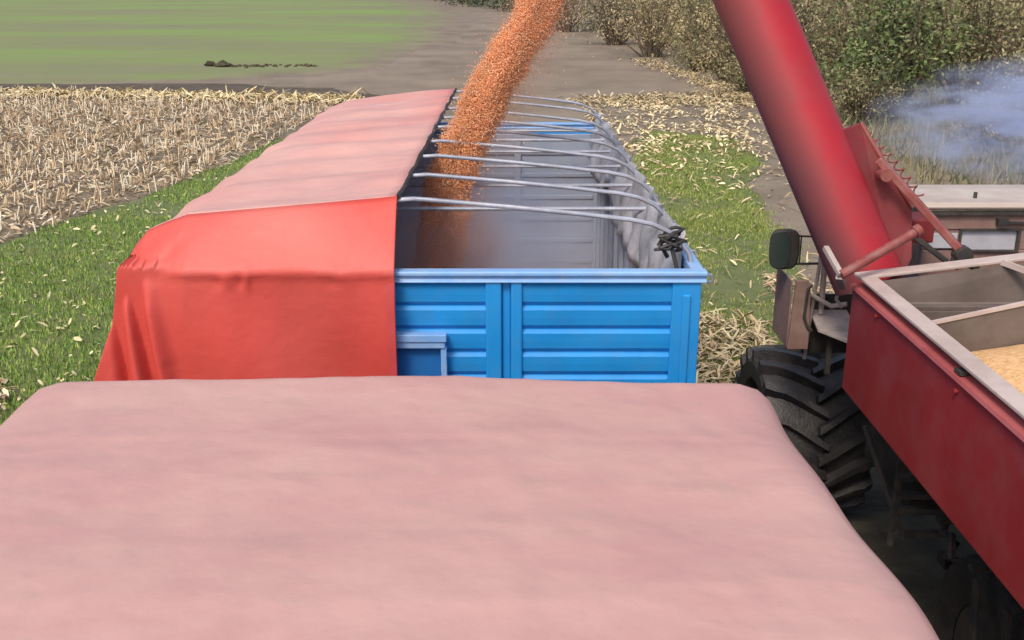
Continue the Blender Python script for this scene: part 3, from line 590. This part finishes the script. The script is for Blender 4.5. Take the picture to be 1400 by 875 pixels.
for i in range(N+1):
    y = 3.30-7.4*i/N; row = []
    for j, (x, z) in enumerate(pr):
        u = (x+.385)/1.25; crown = .022*(1-min(1,abs(u))**2)
        ph = (y-3.26)/.62; ridge = .004*math.cos(2*PI*ph) if abs(u) < 1 else 0
        topk = 1 if 6 <= j <= len(pr)-7 else .3
        dz = crown+topk*(ridge+.009*noise.noise(Vector((x*.9,y*.9,11)))+.006*noise.noise(Vector((x*3,y*3,1)))+.0035*abs(noise.noise(Vector((x*7+y*3,y*9,4))))-.010*abs(noise.noise(Vector((x*1.0,y*3.6,5))))-.006*abs(noise.noise(Vector((x*5,y*2+x,8)))))
        dz += .0035*((.5+.5*math.tanh((y-2.78-.01*math.sin(x*3))/.012)))*topk
        dz -= .004*math.exp(-((y-2.24-.006*math.sin(x*9))/.008)**2)*math.exp(-((x+.18)/.16)**4)
        dx = 0
        side = j < 6 or j > len(pr)-7
        if side: dx = (1 if x > 0 else -1)*(.005*math.cos(2*PI*ph)+.010*noise.noise(Vector((y*.8,z,3)))+.008*noise.noise(Vector((y*2.3,z,0))))
        k = max(0, 1-(3.30-y)/.07); zz = z+dz+.018-.035*k**2
        if x > .6: q_ = max(0,min(1,(3.0-y)/1.1)); dx += .052*q_*q_*(3-2*q_)*min(1,(x-.6)/.2)
        row.append((x+dx, y, zz))
    P.append(row)
# far hanging flap
F0 = P[0]; rows = []
for k, (dy, dz) in enumerate(((.035,-.05),(.045,-.12),(.05,-.22),(.055,-.34),(.07,-.5))):
    rows.append([(x, y+dy+.01*math.sin(x*9+k), min(z+dz, z) if z+dz > 1.93 else 1.93-.001*k) for (x,y,z) in F0])
P = rows[::-1]+P
tg = MB().grid(P).build('tarpaulin', NM, smooth='all', solid=.004)
tag(tg, 'pale pink tarpaulin stretched over the load in the foreground', 'tarpaulin')
tone_mask(tg, lambda i, p: max(0, min(1, (p.z-2.36)/.07)))

# ------------------------------------------------------------ COMBINE HARVESTER
cb = thing('combine_harvester', 'red combine harvester with raised unloading auger and full grain tank', 'combine harvester', (3.0,4.6,0))
CX0, CX1, CY0, CY1 = 1.87, 4.15, .9, 5.4
def rimz(x): return 2.30+.14*(1-abs(x-3.01)/1.14)
# outer tank sides
mb = MB(); mb.box(CX0,CX0+.03,CY0,CY1,1.62,2.235); mb.box(CX1-.03,CX1,CY0,CY1,1.62,2.235); mb.box(CX0+.031,CX1-.031,CY0,CY0+.03,1.62,2.235)
mb.prism([(CX0+.031,1.62),(CX1-.031,1.62),(CX1-.031,2.235),(3.01,2.36),(CX0+.031,2.235)],'y',CY1-.03,CY1)
mb.build('tank_panel', M['red'], cb, bevel=.008)
# folded ledge below the rim
mb = MB(); mb.prism([(CX0-.018,2.222),(CX0-.012,2.238),(CX0+.05,2.245),(CX0+.05,2.236),(CX0-.004,2.232),(CX0-.008,2.215)],'y',CY0,CY1-.01); mb.build('panel_flange', mat('flange_red', (.36,.08,.08), (.44,.12,.12), 4, .5), cb)
# upper extension (brown) and pale rim
mb = MB(); mb.box(CX0+.05,CX0+.058,CY0,CY1-.02,2.235,2.29); mb.build('tank_extension', M['brown_panel'], cb)
mb = MB(); mb.box(CX0,CX0+.095,CY0,CY1-.10,2.285,2.302); mb.box(CX1-.095,CX1,CY0,CY1-.10,2.285,2.302); mb.box(CX0+.096,CX1-.096,CY0,CY0+.09,2.285,2.302)
for a, b in ((CX0,3.01),(3.01,CX1)):
    za, zb = rimz(a), rimz(b)
    mb.add([(a,CY1-.098,za),(b,CY1-.098,zb),(b,CY1,zb),(a,CY1,za),(a,CY1-.098,za-.018),(b,CY1-.098,zb-.018),(b,CY1,zb-.018),(a,CY1,za-.018)], [(0,1,2,3),(7,6,5,4),(0,4,5,1),(2,6,7,3),(1,5,6,2),(0,3,7,4)])
mb.build('tank_rim', M['rim'], cb, bevel=.004)
# inside walls: left, right, sloping front, divider
mb = MB(); mb.box(CX0+.096,CX0+.102,CY0+.09,CY1-.1,1.75,2.283); mb.box(CX1-.102,CX1-.096,CY0+.09,CY1-.1,1.75,2.283)
mb.add([(CX0+.1,CY1-.105,2.28),(3.01,CY1-.105,2.415),(CX1-.1,CY1-.105,2.28),(CX1-.1,CY1-.13,2.17),(CX0+.1,CY1-.13,2.17),(CX0+.1,CY1-.55,1.75),(CX1-.1,CY1-.55,1.75)],[(0,1,2,3,4),(4,3,6,5)])
mb.build('tank_lining', M['tank_in'], cb, solid=0)
mb = MB(); mb.box(CX0+.105,CX1-.105,CY1-.34,CY1-.29,2.185,2.21); mb.box(CX0+.105,CX1-.105,CY1-.345,CY1-.335,2.13,2.185); mb.build('cross_channel', M['tank_in'], cb, bevel=.003)
mb = MB(); mb.prism([(CX0+.105,1.75),(CX1-.105,1.75),(CX1-.105,2.262),(3.01,2.50),(CX0+.105,2.262)],'y',4.60,4.612); mb.build('divider_plate', M['tank_in'], cb)
mb = MB(); mb.bar((CX0+.105,4.604,2.27),(3.01,4.604,2.508),.022,.016); mb.bar((3.01,4.604,2.508),(CX1-.105,4.604,2.27),.022,.016); mb.build('divider_lip', M['rim'], cb)
mb = MB(); mb.bar((2.62,CY1-.10,2.385),(2.95,CY1-.45,2.30),.02,.03); mb.build('brace', M['rim'], cb)
# bolts and catches on the panel
for y, z in ((4.98,2.185),(3.99,2.175)):
    MB().tube([(CX0-.016,y,z),(CX0-.001,y,z)],.011,8).build('catch', M['red'], cb, smooth=True)
MB().box(CX0-.004,CX0+.03,3.98,4.04,2.246,2.262).build('latch', M['chassis'], cb)
# body below
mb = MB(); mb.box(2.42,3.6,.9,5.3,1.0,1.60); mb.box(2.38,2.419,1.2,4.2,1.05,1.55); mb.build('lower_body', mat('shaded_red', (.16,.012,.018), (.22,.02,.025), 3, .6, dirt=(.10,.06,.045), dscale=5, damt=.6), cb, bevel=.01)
mb = MB(); mb.box(2.05,4.0,.95,5.35,1.575,1.615); mb.box(2.4,3.6,5.5,6.35,.75,1.35); mb.box(2.3,3.75,7.0,7.16,.55,.75); mb.build('frame', M['chassis'], cb, bevel=.01)
mb = MB()
for z in (1.02,.90,.80,.64): mb.box(2.30,2.58,5.45,5.50,z-.018,z+.018)
mb.bar((2.30,5.5,1.45),(2.30,5.5,.55),.03,.03); mb.bar((2.14,5.7,1.25),(2.36,5.45,.62),.028,.028); mb.build('drive_guard', mat('grey_steel', (.06,.052,.048),(.11,.10,.09),8,.6), cb, bevel=.003)
mb = MB(); mb.tube([(2.42,5.05,1.0),(2.35,4.95,.95),(2.33,4.8,1.02),(2.30,4.7,.93)], .022, 8); mb.tube([(2.42,4.9,.92),(2.33,4.85,.86),(2.3,4.6,.98)], .014, 8); mb.box(2.22,2.34,4.72,4.78,1.13,1.155); mb.box(2.34,2.42,4.85,4.95,.78,.84)
mb.build('hoses', M['chassis'], cb, smooth=True)
# cab
mb = MB(); mb.prism([(6.04,2.505),(6.02,2.53),(6.06,2.552),(6.45,2.56),(6.72,2.535),(6.80,2.50)],'x',2.47,3.75); mb.build('cab_roof', M['cab_roof'], cb, bevel=.01)
mb = MB(); mb.box(2.50,3.72,6.06,6.09,2.385,2.495); mb.box(2.50,3.72,6.065,6.10,1.5,2.255); mb.box(2.50,2.72,6.07,6.10,2.256,2.384); mb.box(3.07,3.72,6.07,6.10,2.256,2.384)
mb.box(2.50,2.53,6.101,6.75,1.5,2.495); mb.box(3.69,3.72,6.101,6.75,1.5,2.495); mb.box(2.531,3.689,6.72,6.75,1.5,1.8); mb.box(2.531,3.689,6.101,6.719,1.45,1.5); mb.build('cab_body', M['brown_panel'], cb, bevel=.006)
mb = MB(); mb.box(2.71,3.08,6.048,6.058,2.378,2.392); mb.box(2.71,3.08,6.048,6.058,2.246,2.258); mb.box(3.063,3.08,6.048,6.058,2.2585,2.3775); mb.box(2.71,2.724,6.048,6.058,2.2585,2.3775); mb.box(2.47,3.75,6.035,6.058,2.478,2.500)
mb.build('window_frame', M['chassis'], cb)
MB().box(2.724,3.063,6.07,6.076,2.258,2.378).build('rear_window', M['glass'], cb)
MB().box(2.53,2.70,6.052,6.058,2.27,2.365).build('work_lamp', M['glass'], cb, bevel=.01)
mb = MB(); mb.box(2.92,2.98,6.02,6.058,2.42,2.455); mb.box(2.98,3.10,6.03,6.058,2.425,2.436); mb.build('bracket', M['chassis'], cb)
MB().tube([(2.83,6.18,2.555),(2.83,6.18,2.59)],.012,8).build('beacon_stub', M['chassis'], cb)
# auger: tube, elbow, spout
A0, A1 = Vector((2.06,5.68,2.16)), Vector((.78,6.62,5.06)); D = (A1-A0).normalized()
mb = MB(); mb.tube([A0.lerp(A1, k/40) for k in range(41)], .197, 48); at_ = mb.build('auger_tube', M['tube_red'], cb, smooth=True)
def tube_side_tone(i, p):
    """darker grey-brown tone along the left and lower side of the tube"""
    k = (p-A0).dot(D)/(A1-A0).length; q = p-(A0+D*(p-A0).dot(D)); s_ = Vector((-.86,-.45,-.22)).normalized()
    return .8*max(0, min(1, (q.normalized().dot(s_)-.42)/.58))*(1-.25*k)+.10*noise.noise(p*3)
tone_mask(at_, tube_side_tone)
m_ = M['tube_red']; n_ = m_.node_tree.nodes; L_ = m_.node_tree.links; b_ = n_['Principled BSDF']; a_ = n_.new('ShaderNodeAttribute'); a_.attribute_name = 'tone_mask'
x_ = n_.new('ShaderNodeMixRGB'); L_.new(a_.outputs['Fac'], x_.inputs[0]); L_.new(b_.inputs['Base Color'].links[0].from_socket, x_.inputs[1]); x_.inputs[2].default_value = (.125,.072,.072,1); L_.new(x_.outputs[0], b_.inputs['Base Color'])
mb = MB(); mb.tube([A1-D*.3, A1-D*.06, A1+D*.12+Vector((-.05,0,0)), A1+Vector((-.20,.02,.22)), A1+Vector((-.36,.02,.14)), A1+Vector((-.44,.02,-.02))], [.205,.21,.215,.20,.19,.18], 24, False); mb.build('auger_spout', M['black'], cb, smooth=True, solid=.006)
mb = MB(); q = A0.lerp(A1,.93); mb.tube([q-D*.03,q+D*.03],.213,40); mb.build('clamp_ring', M['rod_red'], cb, smooth=True)
# side web plate right of the tube, hinge arm, cross bar
def plate(pts, th, name, m):
    n = Vector((0,1,0)); mb = MB(); a = [Vector(p) for p in pts]; k = len(a)
    mb.add([p-n*th/2 for p in a]+[p+n*th/2 for p in a], [tuple(range(k)), tuple(range(2*k-1,k-1,-1))]+[(i,k+i,k+(i+1)%k,(i+1)%k) for i in range(k)]); return mb.build(name, m, cb, bevel=.004)
plate([(1.86,5.88,3.00),(2.00,5.94,3.04),(2.13,5.87,2.84),(2.30,5.80,2.56),(2.30,5.72,2.30),(2.22,5.68,2.12),(1.95,5.68,2.10),(2.0,5.75,2.5)], .03, 'web_plate', M['dark_red'])
mb = MB(); mb.tube([(2.00,5.93,3.04),(2.13,5.86,2.83),(2.30,5.78,2.58)], .014, 8); mb.build('web_edge', M['rod_red'], cb, smooth=True)
mb = MB(); mb.bar((2.06,5.76,2.86),(2.52,5.56,2.37),.045,.045); mb.build('hinge_arm', M['rod_red'], cb, bevel=.008)
MB().tube([(2.10,5.70,2.78),(2.10,5.80,2.78)],.038,14).build('hinge_pin', M['rod_red'], cb, smooth=True)
mb = MB(); mb.tube([(1.74,5.22,2.335),(2.17,5.36,2.54)], .026, 14); mb.tube([(2.155,5.355,2.532),(2.185,5.365,2.548)], .034, 14); mb.build('cross_bar', M['rod_red'], cb, smooth=True)
mb = MB(); mb.bar((1.74,5.22,2.335),(1.70,5.40,2.44),.03,.03); mb.bar((1.74,5.24,2.33),(1.82,5.42,2.22),.04,.05); mb.build('bar_bracket', M['step'], cb, bevel=.004)
mb = MB(); mb.tube([(2.52,5.52,2.36),(2.52,5.60,2.36)],.05,16); mb.bar((2.52,5.56,2.40),(2.48,5.57,2.28),.05,.05); mb.bar((2.18,5.5,2.50),(2.42,5.52,2.33),.035,.03); mb.bar((2.56,5.56,2.33),(2.6,5.56,2.28),.08,.04); mb.build('hinge_bracket', M['chassis'], cb, bevel=.005)
mb = MB(); pts = []
for i in range(240):
    t = i/239; a = t*2*PI*9; c = Vector((2.03,5.99,3.00)).lerp(Vector((2.36,5.84,2.63)), t); u = Vector((.75,0,.66)); pts.append(c+u*(.020*math.cos(a))+Vector((0,1,0))*.024*math.sin(a)+Vector((0,0,.02*math.sin(PI*t))))
mb.tube(pts, .0055, 5); mb.build('coiled_hose', M['rod_red'], cb, smooth=True)
mb = MB(); mb.box(2.28,2.46,5.82,6.04,2.36,2.50); mb.build('gearbox', M['dark_red'], cb, bevel=.01)
# mirror, pole, steps
mb = MB(); q = [(1.60+.10+.092*(abs(math.cos(a))**.55)*(1 if math.cos(a) > 0 else -1), 2.225+.128*(abs(math.sin(a))**.55)*(1 if math.sin(a) > 0 else -1)) for a in [2*PI*k/28 for k in range(28)]]
mb.prism(q,'y',6.19,6.235); mh = mb.build('mirror', M['chassis'], cb, bevel=.012, smooth=True)
q2 = [(1.665+(x-1.70)*.68, 2.225+(z-2.225)*.90) for x, z in q]; MB().prism(q2,'y',6.180,6.187).build('mirror_glass', M['mirror_glass'], mh)
mb = MB(); mb.tube([(1.77,6.21,2.13),(1.93,6.2,2.135)],.008,6); mb.tube([(1.77,6.21,2.31),(1.92,6.2,2.305)],.006,6); mb.tube([(1.80,6.21,2.13),(1.80,6.21,2.31)],.005,6); mb.build('mirror_arm', M['chassis'], mh, smooth=True)
mb = MB(); mb.tube([(1.935,6.2,2.36),(1.925,6.2,2.1),(1.90,6.2,1.80),(1.885,6.2,1.50)],.0125,8); mb.build('grab_pole', M['step'], cb, smooth=True)
mb = MB(); mb.tube([(2.03,6.1,2.40),(2.04,6.1,2.1),(2.02,6.1,1.93),(2.06,6.1,1.88)],.011,8); mb.tube([(1.89,6.2,1.93),(2.0,6.12,1.88),(2.09,6.1,1.90)],.016,8); mb.tube([(1.94,6.2,2.32),(2.04,6.1,2.30)],.014,6); mb.tube([(1.96,6.22,2.36),(1.97,6.22,1.8)],.018,6); mb.build('hand_rail', M['step'], cb, smooth=True)
mb = MB(); mb.prism([(1.742,1.60),(1.872,1.60),(1.872,1.66),(1.855,2.02),(1.838,2.05),(1.765,2.05)],'y',6.10,6.13); mb.box(1.742,1.752,6.131,6.5,1.6,2.04); mb.build('step_side', M['brown_panel'], cb, bevel=.004)
mb = MB(); mb.tube([(1.862,6.085,2.03),(1.832,6.085,2.0),(1.825,6.085,1.82),(1.85,6.085,1.76),(1.88,6.085,1.73)],.009,6); mb.build('step_handle', M['chassis'], cb, smooth=True)
mb = MB(); mb.add([(1.90,6.02,1.76),(2.12,5.75,1.73),(2.16,6.3,1.80),(1.92,6.3,1.80),(1.90,6.02,1.745),(2.12,5.75,1.715),(2.16,6.3,1.785),(1.92,6.3,1.785)],[(0,1,2,3),(7,6,5,4),(0,4,5,1),(1,5,6,2),(2,6,7,3),(3,7,4,0)]); mb.build('platform', M['step'], cb)
mb = MB(); mb.box(1.90,2.5,6.31,6.33,1.5,1.9); mb.box(1.98,2.01,6.05,6.08,1.45,1.70); mb.box(2.2,2.6,5.7,6.3,1.42,1.60); mb.build('platform_frame', M['chassis'], cb)
# big front drive wheel with chevron lugs
def drive_wheel(x0, y, rad, wd, parent):
    c = x0+wd/2; s = wd/2; rr = rad-.07
    t = MB(); t.lathe_x([(-s*.80,rad*.50),(-s*.97,rad*.60),(-s,rad*.80),(-s*.95,rr*.95),(-s*.72,rr*.99),(0,rr),(s*.72,rr*.99),(s*.95,rr*.95),(s,rad*.80),(s*.97,rad*.60),(s*.80,rad*.50)], c, y, rad, 56)
    n = 17
    for side in (-1,1):
        for k in range(n):
            a0 = 2*PI*(k+(.5 if side > 0 else 0))/n; pts = []
            # lug runs from the centre line back to the shoulder, as a curved bar in (x, angle)
            rows = []
            for i in range(7):
                u = i/6; x = c+side*(s*1.0*u+(-.03 if i == 0 else 0)); a = a0-(.42*u**.85)*1.0+ (0 if u < .8 else .03); wd2 = (.040+.010*u)/rad; base = rr*(1 if u < .75 else 1-.06*(u-.75)/.25)-.012; tp_ = rad*(1-.022*u**2) if u < .95 else rad*.955
                rows.append([(x,a-wd2,base),(x,a-wd2*.62,tp_),(x,a+wd2*.62,tp_),(x,a+wd2,base)])
            vv = [(px, y+r_*math.cos(a), rad+r_*math.sin(a)) for row in rows for px, a, r_ in row]
            ff = [(i*4+j, i*4+j+1, (i+1)*4+j+1, (i+1)*4+j) for i in range(6) for j in range(3)]+[(0,1,2,3),(24,25,26,27)]
            t.add(vv, ff)
    o = t.build('wheel', M['tread'], parent, smooth=True)
    r = MB(); r.lathe_x([(-s*.78,rad*.52),(-s*.7,rad*.46),(-s*.2,rad*.42),(-s*.15,rad*.18),(-s*.4,rad*.15),(-s*.4,.01)], c, y, rad, 32); r.lathe_x([(s*.78,rad*.52),(s*.7,rad*.46),(s*.2,rad*.42),(s*.2,.01)], c, y, rad, 32); r.build('rim', M['rod_red'], o, smooth=True)
    return o
drive_wheel(1.79, 7.08, .625, .76, cb); drive_wheel(3.5, 7.08, .625, .56, cb)
wheel(cb, 2.30, 4.30, .56, .26); wheel(cb, 3.6, 4.30, .56, .26)
mb = MB(); mb.bar((2.20,4.22,1.12),(2.20,4.06,.12),.018,.05); mb.bar((2.25,4.0,1.10),(2.25,3.85,.12),.025,.04); mb.box(2.19,2.42,4.25,4.31,1.135,1.155); mb.box(2.42,2.75,4.3,4.4,.52,.64); mb.build('axle_bracket', M['chassis'], cb, bevel=.003)
# grain in the tank
P = []
for i in range(40):
    y = CY0+.1+(4.59-CY0-.1)*i/39; row = []
    for j in range(30):
        x = CX0+.104+(CX1-CX0-.208)*j/29; row.append((x, y, 2.17+.13*(1-((x-3.01)/1.1)**2)-.10*max(0,(y-4.2)/.39)**2+.02*noise.noise(Vector((x*3,y*3,2)))))
    P.append(row)
tag(MB().grid(P).build('grain_heap', mat('tank_corn', (.66,.36,.14), (.85,.55,.28), 40, .6, bump=.6, bscale=80), smooth='all'), 'pale orange corn heaped in the open tank of the harvester', 'corn', kind='stuff')

# ------------------------------------------------------------ FALLING CORN
n = 170000; t = rng.random(n)
ky = np.array([0,.18,.33,.5,.68,.85,1.0]); kx = np.array([-.40,-.33,-.20,-.045,.185,.36,.40]); kz = np.array([1.75,2.63,2.98,3.29,3.71,4.4,5.08]); kyy = np.array([6.2,6.25,6.3,6.33,6.4,6.5,6.62]); kr = np.array([.165,.158,.150,.150,.140,.13,.12])
t = rng.beta(1,1,n); kx = np.array([-.50,-.385,-.225,-.06,.185,.36,.42]); cx = np.polyval(np.polyfit(ky,kx,3),t); cy = np.interp(t,ky,kyy); cz = np.polyval(np.polyfit(ky,kz,3),t); rr = np.interp(t,ky,kr)
ph = rng.uniform(0,2*PI,n); q = np.sqrt(rng.random(n)); fray = (rng.random(n) < .07)*rng.exponential(.20,n); q = q*.98+fray
wob = .020*np.sin(cz*9)+.014*np.sin(cz*23+1)
# clumpy edge, ragged on the right hand side
px = cx+wob*.6+np.cos(ph)*rr*q*(1+.05*np.sin(cz*31))+np.where(np.cos(ph) > 0, fray*.10, 0); py = cy+np.sin(ph)*rr*q; pz = cz+rng.normal(0,.03,n)
A = rng.normal(0,1,(n,3)); A[:,2] *= 2.0; A /= np.linalg.norm(A,axis=1)[:,None]; B = rng.normal(0,1,(n,3)); B -= A*(A*B).sum(1)[:,None]; B /= np.linalg.norm(B,axis=1)[:,None]; C_ = np.cross(A,B)
P = np.c_[px,py,pz]; L = rng.uniform(.0036,.0060,n)[:,None]; Wd = L*.62
V = np.stack([P-A*L, P+A*L, P+B*Wd, P-B*Wd, P+C_*Wd, P-C_*Wd],1); base = (np.arange(n)*6)[:,None]
F = np.concatenate([base+np.array([f]) for f in ([0,2,4],[0,4,3],[0,3,5],[0,5,2],[1,4,2],[1,3,4],[1,5,3],[1,2,5])])
ct = np.array([(.92,.43,.20),(.94,.50,.26),(.88,.35,.14),(.96,.62,.38),(.80,.28,.11),(.97,.78,.60)])
fil = (np.sin(ph*3+cz*6)+np.sin(ph*5-cz*11+2))*.5
T = np.repeat(ct[rng.choice(6,n,p=[.28,.25,.2,.12,.1,.05])]*(1+.22*fil)[:,None]*rng.uniform(.85,1.1,(n,1)),6,0)
fast_mesh('falling_corn', V.reshape(-1,3), F, M['kernel'], T, 'stuff', 'stream of orange corn kernels pouring down into the blue trailer', 'corn')

# ------------------------------------------------------------ SMOKE and DUST
def vol_mat(name, col, dens, scale, lo, hi, aniso=.2, absorb=None):
    m = bpy.data.materials.new(name); m.use_nodes = True; n_ = m.node_tree.nodes; L_ = m.node_tree.links; n_.remove(n_['Principled BSDF'])
    v = n_.new('ShaderNodeVolumePrincipled'); v.inputs['Color'].default_value = (*col,1); v.inputs['Anisotropy'].default_value = aniso
    if absorb: v.inputs['Absorption Color'].default_value = (*absorb,1)
    tc = n_.new('ShaderNodeTexCoord'); nz = n_.new('ShaderNodeTexNoise'); nz.inputs['Scale'].default_value = scale; nz.inputs['Detail'].default_value = 5; nz.inputs['Distortion'].default_value = .9; L_.new(tc.outputs['Object'], nz.inputs[0])
    mr = n_.new('ShaderNodeMapRange'); mr.inputs[1].default_value = lo; mr.inputs[2].default_value = hi; L_.new(nz.outputs[0], mr.inputs[0])
    # soft falloff towards the edge of the cloud (the mesh is a unit ball scaled to size)
    gr = n_.new('ShaderNodeTexGradient'); gr.gradient_type = 'SPHERICAL'; L_.new(tc.outputs['Object'], gr.inputs[0])
    p = n_.new('ShaderNodeMath'); p.operation = 'MULTIPLY'; L_.new(mr.outputs[0], p.inputs[0]); L_.new(gr.outputs[0], p.inputs[1])
    p2 = n_.new('ShaderNodeMath'); p2.operation = 'MULTIPLY'; L_.new(p.outputs[0], p2.inputs[0]); p2.inputs[1].default_value = dens
    L_.new(p2.outputs[0], v.inputs['Density']); L_.new(v.outputs[0], n_['Material Output'].inputs['Volume']); return m
def cloud(name, loc, size, m, label, cat):
    mb = MB(); prof_ = [(math.cos(PI*k/16)*-1, max(.001,math.sin(PI*k/16))) for k in range(17)]; mb.lathe_x(prof_, 0,0,0, 28); o = mb.build(name, m); o.location = loc; o.scale = size; tag(o, label, cat, kind='stuff'); return o
cloud('exhaust_smoke', (8.5,15.5,1.85), (3.3,1.7,1.05), vol_mat('smoke_volume', (.70,.78,1.0), 6.0, 3.6, .47, .66), 'bluish exhaust smoke drifting right of the auger above the cab', 'smoke')
cloud('grain_dust', (-.1,6.6,2.1), (.85,1.3,.62), vol_mat('dust_volume', (.78,.84,.98), 3.2, 3, .3, .6), 'thin dust rising inside the trailer around the falling corn', 'dust')
cloud('corn_dust', (-.36,6.1,2.28), (.42,.45,.42), vol_mat('corn_dust_volume', (.85,.50,.36), 3.2, 4, .25, .6), 'orange dust where the corn stream sinks into the trailer', 'dust')
o = cloud('added_stream_haze', (.02,6.33,3.25), (.27,.27,1.35), vol_mat('added_stream_haze_volume', (.95,.62,.45), 2.2, 3, .1, .6), 'thin orange haze added around the falling corn stream', 'dust'); o.rotation_euler = (0, R(20), 0)  # dust sheath added to soften and brighten the stream
